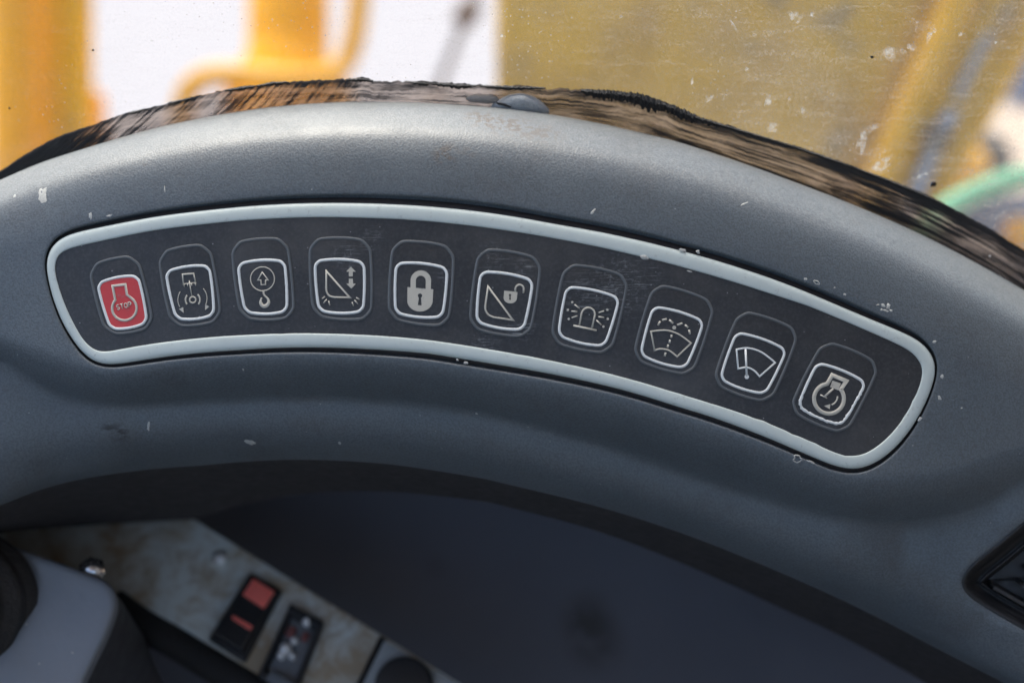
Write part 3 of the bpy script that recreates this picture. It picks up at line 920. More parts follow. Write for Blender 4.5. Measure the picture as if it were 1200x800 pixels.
spl = [(1043, 62, 9, 8, 0, .12), (1058, 60, 6, 3, -.3, .4), (1068, 55, 6, 5, 0, .3), (1089, 42, 3, 10, .35, .35), (1095, 36, 3, 3, 0, .2), (1125, 40, 3.5, 3, 0, .15), (932, 20, 8, 7, .3, .5), (952, 17, 3, 4, .5, .3), (1167, 50, 2, 2, 0, .2),
       (1011, 165, 6, 15, .1, .55), (1022, 150, 9, 4, -.4, .5), (1033, 193, 17, 6, -.45, .5), (905, 150, 9, 6, .2, .4), (941, 130, 3, 5, 0, .3), (900, 118, 4, 8, .4, .6), (875, 81, 2.5, 2.5, 0, .3), (884, 41, 2.5, 3, 0, .3), (811, 95, 2, 5, 0, .4), (859, 29, 2, 8, -.6, .5), (588, 42, 2.2, 2.2, 0, .2), (850, 113, 5, 3, -.8, .5),
       (1075, 26, 2, 2, 0, .2), (830, 116, 4, 6, .3, .6), (728, 20, 3, 2, 0, .4), (1080, 205, 7, 3, -.5, .6), (925, 116, 2, 3, 0, .4)]
for i, (cx, cy, rx, ry, ro, rg) in enumerate(spl):
    glass_flake('splash', blob_loop(cx, cy, rx, ry, ro, 28, rg, 500 + i), M['splash'])
M['soot'] = plain('dark_speck', (0.03, 0.025, 0.02), .8)
for i, (cx, cy, r) in enumerate([(1022, 67, 2.2), (1094, 216, 4), (109, 59, 1.6), (11, 127, 1.5)]):
    glass_flake('grit', blob_loop(cx, cy, r, r * .7, 0, 14, .3, 640 + i), M['soot'])

# scraped black sealant along the lower edge of the glass
yS = curve([(-140, 262), (-60, 232), (0, 200), (25, 184), (62, 163), (100, 149), (150, 132.5), (200, 120), (262, 105.5), (300, 100), (330, 96), (380, 93.6), (420, 92.4), (445, 94.5), (505, 97), (577, 100.5), (630, 102), (692, 105.5), (742, 111), (780, 122), (812, 135), (867, 151.7), (933, 171.7), (1000, 195), (1050, 213.5), (1100, 235), (1150, 262), (1200, 293), (1280, 345), (1360, 400)])
def mat_seal():
    b = NB('scraped_black_sealant')
    uv = b.tc.outputs['UV']
    sx = b.n('ShaderNodeSeparateXYZ'); b.t.links.new(uv, sx.inputs[0])
    u, v = sx.outputs['X'], sx.outputs['Y']           # u along (px/100), v across 0 bottom .. 1 top
    # streak direction leans on the left, runs along the strip on the right
    sh = b.n('ShaderNodeMapRange'); b.set(sh.inputs[0], u)
    sh.inputs[1].default_value = 0.5; sh.inputs[2].default_value = 6.0; sh.inputs[3].default_value = 0.85; sh.inputs[4].default_value = 0.05
    us = b.math('SUBTRACT', u, b.math('MULTIPLY', v, sh.outputs[0]))
    def cxy(x, mx, y, my):
        c = b.n('ShaderNodeCombineXYZ')
        b.set(c.inputs[0], b.math('MULTIPLY', x, mx)); b.set(c.inputs[1], b.math('MULTIPLY', y, my))
        return c.outputs[0]
    alongv = cxy(u, 0.8, v, 19.0)
    sL = b.noise(1.0, cxy(us, 17.0, v, 0.8), detail=3, rough=0.65)
    sA = b.noise(1.0, alongv, detail=3, rough=0.65, dist=.25)
    right = b.n('ShaderNodeMapRange', interpolation_type='SMOOTHSTEP'); b.set(right.inputs[0], u)
    right.inputs[1].default_value = 2.6; right.inputs[2].default_value = 5.4
    s_ = b.mix(right.outputs[0], sL, sA)
    blot = b.noise(1.0, cxy(u, 1.1, v, 2.6), detail=6, rough=.68, dist=.5)
    speck = b.noise(1.0, cxy(u, 16, v, 8), detail=3, rough=.7)
    tot = b.math('ADD', b.math('MULTIPLY', s_, 0.95), b.math('MULTIPLY', blot, 0.50))
    tot = b.math('ADD', tot, b.math('MULTIPLY', speck, 0.10))
    # more black kept along the top edge
    tot = b.math('SUBTRACT', tot, b.ramp(v, [(0.80, 0), (1.0, 0.14)]))
    lf = b.n('ShaderNodeMapRange'); b.set(lf.inputs[0], u); lf.inputs[1].default_value = 0.3; lf.inputs[2].default_value = 1.4; lf.inputs[3].default_value = 0.32; lf.inputs[4].default_value = -0.05
    tot = b.math('SUBTRACT', tot, lf.outputs[0])
    rf = b.n('ShaderNodeMapRange'); b.set(rf.inputs[0], u); rf.inputs[1].default_value = 6.0; rf.inputs[2].default_value = 8.0; rf.inputs[3].default_value = 0.0; rf.inputs[4].default_value = 0.06
    tot = b.math('SUBTRACT', tot, rf.outputs[0])
    rf2 = b.n('ShaderNodeMapRange'); b.set(rf2.inputs[0], u); rf2.inputs[1].default_value = 9.3; rf2.inputs[2].default_value = 11.2; rf2.inputs[3].default_value = 0.0; rf2.inputs[4].default_value = 0.07
    tot = b.math('SUBTRACT', tot, rf2.outputs[0])
    worn = b.ramp(tot, [(0.70, 0), (0.86, 1)])
    bs = b.bs
    b.set(bs.inputs['Base Color'], b.mix(b.noise(14, uv, detail=5), (0.012, 0.011, 0.011), (0.035, 0.03, 0.028)))
    b.set(bs.inputs['Roughness'], 0.6)
    b.set(bs.inputs['Normal'], b.bump(s_, 0.001, 0.8))
    res = b.n('ShaderNodeBsdfTranslucent'); dif = b.n('ShaderNodeBsdfDiffuse')
    rc = b.mix(b.ramp(blot, [(0.42, 0), (0.66, 1)]), (0.09, 0.065, 0.05), (0.38, 0.30, 0.25))
    b.set(res.inputs[0], rc); b.set(dif.inputs[0], b.mix(0.5, rc, (0.3, 0.24, 0.2)))
    m0 = b.n('ShaderNodeMixShader'); m0.inputs[0].default_value = 0.55
    b.t.links.new(res.outputs[0], m0.inputs[1]); b.t.links.new(dif.outputs[0], m0.inputs[2])
    tr = b.n('ShaderNodeBsdfTransparent'); tr.inputs[0].default_value = (0.85, 0.78, 0.74, 1)
    m1 = b.n('ShaderNodeMixShader'); m1.inputs[0].default_value = 0.36
    b.t.links.new(m0.outputs[0], m1.inputs[1]); b.t.links.new(tr.outputs[0], m1.inputs[2])
    m2 = b.n('ShaderNodeMixShader'); b.set(m2.inputs[0], worn)
    b.t.links.new(bs.outputs[0], m2.inputs[1]); b.t.links.new(m1.outputs[0], m2.inputs[2]); b.t.links.new(m2.outputs[0], b.out.inputs[0])
    return b.m
M['seal'] = mat_seal()
seal_root = thing('sealant_strip', PG(600, 128), 'ragged black sealant strip scraped off in streaks along the bottom of the windscreen', 'sealant')
xs = np.arange(-130, 1345, 2.0)
nz = rng.normal(0, 1, len(xs)); nz2 = gsmooth(rng.normal(0, 1, len(xs))[:, None], 5)[:, 0] * 3
nz1 = gsmooth(nz[:, None], 0.7)[:, 0]
jag = (0.9 * nz1 + 0.9 * nz2) * np.interp(xs, [-100, 60, 240, 300, 520, 680, 830, 900, 1300], [.1, .3, .9, 1.0, 1.0, 1.6, 1.6, .6, .6])
jag -= np.where((xs > 262) & (xs < 285), -1.0, 0) + np.where((xs > 405) & (xs < 436), 1.6, 0)
V = []; F = []; UV = []
rows = [(0.0, 0.6), (0.15, 0.9), (0.35, 1.0), (0.55, 1.0), (0.75, 1.05), (0.92, 1.2), (1.0, 0.9), (1.0, 0.15)]
for (t, off) in rows:
    for x, j in zip(xs, jag):
        top = float(yS(x)) + j; bot = float(yR(x)) + 14
        V.append(PG(x, bot + (top - bot) * t, off)); UV.append((x / 100, t))
n = len(xs)
for k in range(len(rows) - 1):
    F += strip_between(list(range(k * n, k * n + n)), list(range(k * n + n, k * n + 2 * n)), False)
recalc(mesh_obj('smeared_band', V, F, M['seal'], seal_root, uvs=UV))
# thicker black crumbs left along the top edge
M['rubber'] = plain('matt_black_rubber', (0.016, 0.015, 0.015), .7, var=.5, scale=500, bump=.0004)
def crust(x0, x1, up, down, seed):
    r_ = np.random.default_rng(seed)
    xx = np.linspace(x0, x1, int((x1 - x0) / 1.6))
    env = np.sin(np.linspace(0, math.pi, len(xx))) ** 0.5
    tp = [float(yS(x)) - up * e * r_.uniform(.35, 1.0) + .5 for x, e in zip(xx, env)]
    bt = [float(yS(x)) + down * e * r_.uniform(.5, 1.0) + .8 for x, e in zip(xx, env)]
    m = len(xx)
    V = [PG(x, y, 0.9) for x, y in zip(xx, tp)] + [PG(x, y * .6 + y2 * .4, 2.4 + r_.uniform(-.4, .5)) for x, y, y2 in zip(xx, tp, bt)] + [PG(x, y, 1.0) for x, y in zip(xx, bt)]
    F = strip_between(list(range(m)), list(range(m, 2 * m)), False) + strip_between(list(range(m, 2 * m)), list(range(2 * m, 3 * m)), False)
    recalc(mesh_obj('sealant_crumb', V, F, M['rubber'], seal_root, smooth=False))
for i, (a_, b_, u_, d_) in enumerate([(680, 750, 3, 13), (722, 790, 5, 17), (775, 822, 5, 14), (812, 850, 2, 8), (262, 300, 1.5, 4), (300, 338, 2, 4), (405, 438, 2, 4), (505, 560, 2, 6), (560, 640, 1.5, 5), (150, 172, 1, 3), (196, 225, 1.2, 3), (826, 905, 1.2, 4), (905, 1000, 1.2, 4), (1000, 1120, 1.0, 5), (480, 506, 1.2, 4)]):
    crust(a_, b_, u_, d_, 900 + i)
# grey lump of putty
M['putty'] = plain('grey_putty', (0.34, 0.35, 0.35), .55, var=.3, scale=260, bump=.0004)
lp = crom([(575, 127), (583, 118), (598, 111), (615, 110), (632, 117), (644, 131), (630, 140), (590, 138)], 6, True)
cen = lp.mean(0); n = len(lp)
V = []
for s_, o_ in ((1.0, 0.8), (0.93, 2.6), (0.75, 4.4), (0.45, 5.6)):
    V += [PG(q[0], q[1], o_) for q in cen + (lp - cen) * s_]
V.append(PG(cen[0], cen[1], 6.0))
F = []
for k in range(3): F += strip_between(list(range(k * n, k * n + n)), list(range(k * n + n, k * n + 2 * n)))
F += [(3 * n + i, 3 * n + (i + 1) % n, 4 * n) for i in range(n)]
recalc(mesh_obj('putty_lump', V, F, M['putty'], seal_root))
M['putty2'] = plain('pale_putty_smear', (0.42, 0.36, 0.31), .6, var=.35, scale=200, bump=.0006)
lp = blob_loop(566, 116, 19, 6, .05, 30, .22, 71)
n = len(lp); cen = lp.mean(0)
V = [PG(q[0], q[1], 0.9) for q in lp] + [PG(q[0], q[1], 2.0) for q in cen + (lp - cen) * .7] + [PG(cen[0], cen[1], 2.3)]
F = strip_between(list(range(n)), list(range(n, 2 * n))) + [(n + i, n + (i + 1) % n, 2 * n) for i in range(n)]
recalc(mesh_obj('putty_smear', V, F, M['putty2'], seal_root))
lp = blob_loop(592, 123.5, 10, 2.2, .3, 20, .3, 72)
n = len(lp); cen = lp.mean(0)
V = [PG(q[0], q[1], 4.6) for q in lp] + [PG(q[0], q[1], 6.2) for q in cen + (lp - cen) * .6] + [PG(cen[0], cen[1], 6.4)]
F = strip_between(list(range(n)), list(range(n, 2 * n))) + [(n + i, n + (i + 1) % n, 2 * n) for i in range(n)]
recalc(mesh_obj('sealant_crumb', V, F, M['rubber'], seal_root))

# ------------------------------------------------------------------ generic solids in the dash frame
def tube(pts, r, seg=14, cap=True):
    """pts: list of Vector (mm), r: number or list"""
    pts = [Vector(p) for p in pts]
    n = len(pts)
    rr = r if hasattr(r, '__len__') else [r] * n
    V = []; F = []
    up = Vector((0.13, 0.31, 0.94))
    for i, p in enumerate(pts):
        t = (pts[min(i + 1, n - 1)] - pts[max(i - 1, 0)]).normalized()
        a = t.cross(up).normalized(); b2 = t.cross(a).normalized()
        for k in range(seg):
            an = 2 * math.pi * k / seg
            V.append(p + (a * math.cos(an) + b2 * math.sin(an)) * rr[i])
    for i in range(n - 1):
        F += strip_between(list(range(i * seg, (i + 1) * seg)), list(range((i + 1) * seg, (i + 2) * seg)))
    if cap:
        F += [tuple(range(seg))[::-1], tuple(range((n - 1) * seg, n * seg))]
    return V, F

def spline3(pts, n=8):
    return [Vector(q) for q in crom([tuple(p) for p in pts], n)]

def slab(loop3, depth):
    """closed loop of Vectors extruded by a vector"""
    n = len(loop3)
    V = list(loop3) + [p + depth for p in loop3]
    F = [tuple(range(n)), tuple(range(2 * n - 1, n - 1, -1))] + [(i, (i + 1) % n, n + (i + 1) % n, n + i) for i in range(n)]
    return V, F

def bevel(o, w_mm, seg=3, ang=40):
    bm = bmesh.new(); bm.from_mesh(o.data)
    bmesh.ops.recalc_face_normals(bm, faces=bm.faces)
    es = [e for e in bm.edges if len(e.link_faces) == 2 and e.calc_face_angle(0) > R(ang)]
    bmesh.ops.bevel(bm, geom=es, offset=w_mm / 1000, segments=seg, affect='EDGES', profile=0.6, clamp_overlap=True)
    bm.to_mesh(o.data); bm.free()
    for p in o.data.polygons: p.use_smooth = True
    return sharp(o, 50)

def dome(c, axis, r, h, seg=20, rings=5, base=0.0):
    axis = Vector(axis).normalized()
    a = axis.orthogonal().normalized(); b2 = axis.cross(a)
    V = []; F = []
    for k in range(rings):
        ph = (math.pi / 2) * k / rings
        for j in range(seg):
            an = 2 * math.pi * j / seg
            V.append(c + (a * math.cos(an) + b2 * math.sin(an)) * r * math.cos(ph) + axis * (base + h * math.sin(ph)))
    V.append(c + axis * (base + h))
    for k in range(rings - 1):
        F += strip_between(list(range(k * seg, (k + 1) * seg)), list(range((k + 1) * seg, (k + 2) * seg)))
    F += [((rings - 1) * seg + j, (rings - 1) * seg + (j + 1) % seg, rings * seg) for j in range(seg)]
    return V, F

# ------------------------------------------------------------------ air vent at the right edge
M['vent'] = plain('black_vent_plastic', (0.013, 0.013, 0.014), .45, var=.4, scale=120)
M['ventd'] = plain('dusty_vent_plastic', (0.03, 0.032, 0.034), .4, var=.6, scale=160)
vent = thing('air_vent', P(1190, 740, -10), 'black plastic air vent set into the right end of the dashboard', 'air vent')
vn = normals2(vent_l); nv = len(vent_l)
def vring(off, dz):
    return [P(p[0], p[1], float(dash_z(q[0], q[1])) + dz) for p, q in zip(vent_l - vn * off, vent_l)]
V = []; F = []
vp = [(-0.5, -0.7), (1.5, -0.3), (4, -0.8), (9, -4), (16, -9), (19, -9), (20, -7.6), (22, -7.6), (23, -9), (26, -14)]
for off, dz in vp: V += vring(off, dz)
for k in range(len(vp) - 1): F += strip_between(list(range(k * nv, k * nv + nv)), list(range(k * nv + nv, k * nv + 2 * nv)))
recalc(mesh_obj('surround', V, F, M['vent'], vent))
vc = vent_l.mean(0)
inner = vent_l - vn * 24
V = [P(p[0], p[1], float(dash_z(1190, 680)) - 16) for p in inner]; n = len(V)
V.append(P(vc[0], vc[1], float(dash_z(1190, 680)) - 16))
recalc(mesh_obj('back_plate', V, [(i, (i + 1) % n, n) for i in range(n)], M['vent'], vent))
zb = float(dash_z(1165, 680))
for i, (x0, y0, x1, y1) in enumerate([(1163, 690, 1330, 785), (1196, 688, 1335, 767), (1205, 672, 1335, 740), (1220, 655, 1335, 715)]):
    d = (Vector((x1 - x0, y1 - y0))).normalized(); nn = Vector((-d.y, d.x)) * -1
    q = []
    for (x, y), zz in (((x0, y0), 0), ((x1, y1), 0)):
        q.append((x, y))
    lp = [P(x0, y0, zb - 7), P(x1, y1, zb - 7), P(x1 + nn.x * 5, y1 + nn.y * 5, zb - 7.8), P(x0 + nn.x * 5, y0 + nn.y * 5, zb - 7.8)]
    V, F = slab(lp, Vector((0, 1.5, -7)))
    bevel(mesh_obj('slat', V, F, M['ventd'], vent), 0.6, 2)

# ------------------------------------------------------------------ lower panel under the hood
def mat_lower():
    b = NB('dark_navy_lower_plastic')
    col = b.mix(b.ramp(b.noise(9, detail=5), [(.3, 0), (.7, 1)]), (0.090, 0.094, 0.112), (0.118, 0.122, 0.142))
    for (px, py, r, s_) in ((688, 725, 14, .85), (697, 752, 15, .85), (510, 662, 8, .6)):
        c = P(px, py, -238) - LOW_A
        m = b.math('MULTIPLY', b.near(c, r * 1.35), b.ramp(b.noise(60, detail=4), [(0.36, 0.2), (0.5, 1)]))
        col = b.mix(b.math('MULTIPLY', m, s_), col, (0.035, 0.032, 0.030))
    return b.done(col, b.ramp(b.noise(40), [(.3, .42), (.7, .56)]), 0, b.bump(b.noise(700, detail=2), .0002, .4), .5)
LOW_A = P(700, 800, -270)
M['lower'] = mat_lower()
V = []; F = []
gx = np.linspace(-200, 1400, 41); gy = np.linspace(480, 1050, 21)
for y in gy:
    for x in gx:
        V.append(P(x, y, -262 + (y - 480) * 0.10 - 40 * ((x - 620) / 700) ** 2))
nx = len(gx)
for j in range(len(gy) - 1):
    for i in range(nx - 1):
        F.append((j * nx + i, j * nx + i + 1, (j + 1) * nx + i + 1, (j + 1) * nx + i))
b_ = len(V)
V += [v + Vector((0, 0, -6)) for v in V[:b_]]
F += [tuple(i + b_ for i in f[::-1]) for f in F[:]]
low = recalc(mesh_obj('lower_panel', V, F, M['lower'], None, LOW_A))
tag(low, 'dark navy moulded panel with a smudge, in shadow below the hood', 'panel')

# ------------------------------------------------------------------ rusty console plate
def zp(py): return -146 + (py - 608) * 0.18
def PP(px, py, off=0.0):
    """pixel on the plate + offset along the plate normal (mm)"""
    p = P(px, py, zp(py))
    return p + PNRM * off
_a, _b, _c = P(100, 620, zp(620)), P(400, 620, zp(620)), P(100, 780, zp(780))
PNRM = (_b - _a).cross(_c - _a).normalized()
if PNRM.z < 0: PNRM = -PNRM
def mat_rusty():
    b = NB('rust_stained_pale_paint')
    f = b.ramp(b.noise(42, detail=6, rough=.68, dist=.4), [(.40, 0), (.60, 1)])
    col = b.mix(b.noise(30, detail=3), (0.52, 0.57, 0.555), (0.63, 0.67, 0.64))
    col = b.mix(b.math('MULTIPLY', f, .85), col, (0.31, 0.22, 0.12))
    g = b.ramp(b.noise(52, b.coord(loc=(1, 5, 2)), detail=7, rough=.7), [(.54, 0), (.66, 1)])
    col = b.mix(b.math('MULTIPLY', g, .7), col, (0.24, 0.15, 0.075))
    return b.done(col, b.ramp(f, [(0, .45), (1, .75)]), 0, b.bump(f, .0005, .5), .4)
M['rusty'] = mat_rusty()
M['steel'] = plain('dull_steel', (0.70, 0.70, 0.69), .4, 0.35, .2, 300)
M['blackp'] = plain('black_switch_plastic', (0.018, 0.019, 0.021), .42, var=.3, scale=200)
M['greyp'] = plain('grey_switch_tray', (0.13, 0.14, 0.15), .5, var=.35, scale=200)
M['redl'] = plain('red_switch_lens', (0.95, 0.19, 0.15), .35, var=.12, scale=300)
M['redd'] = plain('dull_red_plastic', (0.17, 0.055, 0.05), .5, var=.3, scale=300)
plate = thing('console_plate', PP(200, 760), 'rust-stained pale blue metal plate below the left end of the hood', 'plate')
lp = [PP(-160, 628), PP(228, 608), PP(300, 653), PP(380, 702), PP(452, 746), PP(640, 862), PP(640, 930), PP(420, 930), PP(300, 800), PP(205, 744), PP(165, 720), PP(140, 704), PP(60, 704), PP(-160, 704)]
V, F = slab(lp, -PNRM * 2.5)
bevel(mesh_obj('sheet', V, F, M['rusty'], plate), 0.6, 2)
for (px, py, r) in ((258, 654, 3.0),):
    V, F = dome(PP(px, py), PNRM, r, 2.2)
    recalc(mesh_obj('bolt_head', V, F, M['steel'], plate))
    V, F = tube([PP(px, py), PP(px, py, .6)], r * 1.35, 24); recalc(mesh_obj('washer', V, F, M['rusty'], plate))

def plate_box(name, c4, h0, h1, mat, parent, bw=1.2, shrink=1.0):
    cen = np.mean(np.array(c4), 0)
    c = [cen + (np.array(q) - cen) * shrink for q in c4]
    lp = [PP(q[0], q[1], h0) for q in c]
    V, F = slab(lp, PNRM * (h1 - h0))
    return bevel(mesh_obj(name, V, F, mat, parent), bw, 3)

S1 = [(294, 673), (332, 694), (288, 778), (245, 751)]
sw1 = thing('rocker_switch', PP(289, 724), 'black rocker switch with a bright red square lens on the rusty plate', 'switch', 'rocker switches on the rusty plate')
plate_box('frame', S1, 0.05, 3.5, M['blackp'], sw1, 1.2)
# rocker: wedge, upper half pushed in
q = [(297, 680), (326, 697), (287, 770), (253, 749)]
h = [5.0, 5.0, 9.0, 9.0]
top = [PP(p[0], p[1], hh) for p, hh in zip(q, h)]; bot = [PP(p[0], p[1], 2.5) for p in q]
V = top + bot; F = [(0, 1, 2, 3), (7, 6, 5, 4)] + [(i, (i + 1) % 4, 4 + (i + 1) % 4, 4 + i) for i in range(4)]
rk = bevel(mesh_obj('rocker', V, F, M['blackp'], sw1), 1.0, 3)
def on_rocker(px, py, up):
    t = np.clip((py - 688) / 72, 0, 1); return PP(px, py, 5.0 + 4 * t + up)
def rock_patch(name, c4, up, mat, par):
    lp = [on_rocker(p[0], p[1], -0.8) for p in c4]; lt = [on_rocker(p[0], p[1], up) for p in c4]
    V = lt + lp; F = [(0, 1, 2, 3), (7, 6, 5, 4)] + [(i, (i + 1) % 4, 4 + (i + 1) % 4, 4 + i) for i in range(4)]
    return bevel(mesh_obj(name, V, F, mat, par), 0.5, 2)
rock_patch('lens', [(299, 682), (324, 698), (312, 719), (287, 702)], 0.9, M['redl'], rk)
rock_patch('indicator_bar', [(274, 724), (300, 740), (297, 745), (271, 729)], 0.4, M['redl'], rk)

S2 = [(342, 711), (381, 732), (345, 822), (304, 795)]
sw2 = thing('rocker_switch', PP(343, 766), 'broken grey rocker switch with its cap missing and metal contacts showing', 'switch', 'rocker switches on the rusty plate')
cen = np.mean(np.array(S2), 0)
o4 = [np.array(p) for p in S2]; i4 = [cen + (p - cen) * .78 for p in o4]
V = [PP(p[0], p[1], 0.05) for p in o4] + [PP(p[0], p[1], 5.5) for p in o4] + [PP(p[0], p[1], 5.5) for p in i4] + [PP(p[0], p[1], 1.0) for p in i4]
F = []
for k in range(3): F += strip_between(list(range(4 * k, 4 * k + 4)), list(range(4 * k + 4, 4 * k + 8)))
F.append((12, 13, 14, 15))
bevel(mesh_obj('housing', V, F, M['blackp'], sw2), 0.9, 3)
plate_box('tray', [tuple(p) for p in i4], 0.8, 2.6, M['greyp'], sw2, .8, .96)
plate_box('cap_stub', [(322, 790), (352, 806), (345, 822), (313, 800)], 2.0, 7.5, M['greyp'], sw2, 1.2)
plate_box('red_tab', [(341, 735), (350, 740), (343, 752), (335, 747)], 2.4, 4.5, M['redd'], sw2, .6)
plate_box('red_tab', [(358, 742), (365, 746), (359, 756), (353, 752)], 2.4, 4.5, M['redd'], sw2, .6)
for (px, py, r) in ((361, 731, 2.1), (336, 763, 2.6), (346, 753, 1.7), (331, 770, 1.9), (344, 771, 1.7)):
    V, F = dome(PP(px, py), PNRM, r, r, base=2.6 + r * .6)
    V2, F2 = tube([PP(px, py, 2.0), PP(px, py, 2.6 + r * .65)], r * .99, 20)
    recalc(mesh_obj('contact', *join([(V, F), (V2, F2)]), M['steel'], sw2))

# second small plate with a round black cap
plate2 = thing('socket_plate', PP(480, 800), 'small grey plate with a round black cap at the bottom edge', 'socket')
V, F = slab([PP(449, 750, 2.2), PP(560, 817, 2.2), PP(520, 900, 2.2), PP(400, 850, 2.2)], -PNRM * 1.8)
M['greyplate'] = plain('worn_grey_plate', (0.30, 0.32, 0.32), .55, var=.35, scale=60)
bevel(mesh_obj('sheet', V, F, M['greyplate'], plate2), 0.5, 2)
V, F = tube([PP(474, 806, 2.0), PP(474, 806, 5.0), PP(474, 806, 5.8), PP(474, 806, 6.0)], [12, 12, 11.4, 10], 40)
recalc(mesh_obj('cap', V, F, M['blackp'], plate2)); sharp(bpy.data.objects[-1] if False else plate2.children[-1], 60)
V, F = tube([PP(449, 748, 1.2), PP(400, 850, 1.2)], 1.6, 10); recalc(mesh_obj('edge_seal', V, F, M['rubber'], plate2))

# black rubber trim under the plate
V, F = tube(spline3([PP(134, 702, -5), PP(150, 716, -4), PP(174, 732, -4), PP(212, 754, -4), PP(300, 808, -4), PP(380, 856, -4)], 6), 7.0, 18)
tr_ = recalc(mesh_obj('rubber_trim', V, F, M['rubber'], None, PP(300, 803, -12)))
tag(tr_, 'thick black rubber edging along the lower side of the rusty plate', 'rubber trim')
# dark floor tray under it all
V, F = slab([P(-250, 640, -380), P(700, 640, -380), P(760, 1060, -290), P(-250, 1060, -290)], Vector((0, -4, -6)))
M['floor'] = plain('black_rubber_mat', (0.02, 0.02, 0.021), .75, var=.4, scale=60)
fl_ = recalc(mesh_obj('floor', V, F, M['floor'], None, P(300, 900, -300), smooth=False)); tag(fl_, kind='structure')

# ------------------------------------------------------------------ lever console in the lower left corner
M['cons'] = plain('grey_console_plastic', (0.20, 0.22, 0.245), .42, var=.10, scale=40, bump=.00015)
cons = thing('lever_console', P(40, 820, -90), 'smooth grey plastic lever console in the lower left corner', 'console')
topl = crom([(-150, 585), (-60, 612), (0, 634), (60, 655), (108, 673), (126, 682), (135, 694), (136, 712), (126, 742), (110, 775), (90, 818), (60, 890), (-150, 900)], 5)
nT = len(topl)
def cz(px, py): return -62 + (py - 690) * 0.10
V = []
cen = np.array([0, 780.0])
for s_, dz in ((0.86, 0.4), (0.93, 0.25), (0.975, -0.6), (1.0, -3.2)):
    V += [P(*(cen + (q - cen) * s_), cz(*q) + dz) for q in topl]
for dx, dy, dz in ((2, 5, -8), (12, 18, -22), (34, 54, -46), (58, 112, -84)):
    V += [P(q[0] + dx * np.clip((q[0] + 60) / 190, 0, 1), q[1] + dy, cz(*q) + dz) for q in topl]
F = []
for k in range(4): F += strip_between(list(range(k * nT, k * nT + nT)), list(range(k * nT + nT, k * nT + 2 * nT)))
F.append(tuple(range(nT)))
sharp(mesh_obj('housing', V[:5 * nT], F, M['cons'], cons), 70)
M['base'] = plain('charcoal_side_shade', (0.045, 0.047, 0.052), .55, var=.2, scale=60)  # shade of the console's side, painted as a darker lower part
F = []
for k in range(3): F += strip_between(list(range(k * nT, k * nT + nT)), list(range(k * nT + nT, k * nT + 2 * nT)))
sharp(mesh_obj('base', V[4 * nT:], F, M['base'], cons), 70)
V, F = dome(P(108, 667, -72), (0, .4, 1), 4.0, 3.2, 20)
V2, F2 = tube([P(108, 667, -80), P(108, 667, -71.5)], 5.2, 6)
M['chrome'] = plain('bright_bolt', (0.75, 0.75, 0.74), .2, 1.0, .15, 300)
recalc(mesh_obj('bolt', *join([(V, F), (V2, F2)]), M['chrome'], cons))
for i, (cx, cy) in enumerate([(46, 777), (85, 764), (31, 731), (8, 792)]):
    flake('paint_chip', blob_loop(cx, cy, 1.3, 1.2, 0, 12, .3, 800 + i), lambda x, y: cz(x, y) + .45, .1, M['chip'], cons)
# rubber gaiter on it
gait = thing('lever_gaiter', P(-35, 705, -60), 'black folded rubber gaiter on the console at the left edge', 'gaiter')
V = []; F = []; seg = 44
prof_g = [(26.5, 0), (27, 2), (24.8, 4.5), (24.5, 6), (25.5, 8), (25, 11), (21.5, 13), (21, 15), (22.3, 17), (21.5, 20), (17.5, 22), (17, 24), (18, 26), (17, 29), (12, 31), (8, 50)]
gc = P(-36, 704, -63)
for r_, h_ in prof_g:
    for k in range(seg):
        an = 2 * math.pi * k / seg
        V.append(gc + Vector((r_ * math.cos(an), r_ * math.sin(an) * 1.02, h_)) + Vector((-h_ * .25, 0, 0)))
for k in range(len(prof_g) - 1): F += strip_between(list(range(k * seg, k * seg + seg)), list(range(k * seg + seg, k * seg + 2 * seg)))
M['gaiter'] = plain('dusty_black_rubber', (0.022, 0.020, 0.019), .6, var=.5, scale=120, bump=.0005)
recalc(mesh_obj('bellows', V, F, M['gaiter'], gait))

# ------------------------------------------------------------------ outside: machine parts and ground
def mat_yellow(name, base, wearc, amt=.5, sc_=6):
    b = NB(name)
    f = b.ramp(b.noise(sc_, detail=7, rough=.65), [(.42, 0), (.68, 1)])
    col = b.mix(b.math('MULTIPLY', f, amt), base, wearc)
    g = b.ramp(b.noise(sc_ * 2.2, b.coord(loc=(4, 2, 1)), detail=6), [(.56, 0), (.68, 1)])
    col = b.mix(b.math('MULTIPLY', g, amt * .8), col, (0.16, 0.17, 0.18))
    return b.done(col, .75, 0, None, .15)
M['yel'] = mat_yellow('machine_yellow_paint', (0.95, 0.46, 0.02), (0.90, 0.40, 0.03), .2)
M['yelb'] = mat_yellow('worn_boom_paint', (0.76, 0.43, 0.05), (0.44, 0.26, 0.10), .85, 8)
M['yell'] = mat_yellow('weathered_yellow_paint', (0.95, 0.42, 0.03), (0.88, 0.44, 0.04), .3, 9)
M['olive'] = mat_yellow('olive_yellow_paint', (0.88, 0.50, 0.02), (0.66, 0.46, 0.04), .4, 9)
M['orange'] = plain('orange_hose', (0.95, 0.45, 0.02), .4, var=.15, scale=20)
M['blue'] = plain('scuffed_blue_hose', (0.26, 0.33, 0.46), .5, var=.6, scale=14)
M['brownp'] = plain('golden_pipe_paint', (0.86, 0.42, 0.03), .8, var=.3, scale=14, spec=.15)
M['green'] = plain('green_hose', (0.16, 0.52, 0.30), .5, var=.15, scale=40)
M['dark'] = plain('dark_machine_part', (0.05, 0.05, 0.06), .6, var=.4, scale=20)
M['grey'] = plain('grey_rod', (0.30, 0.29, 0.31), .5, var=.3, scale=20)
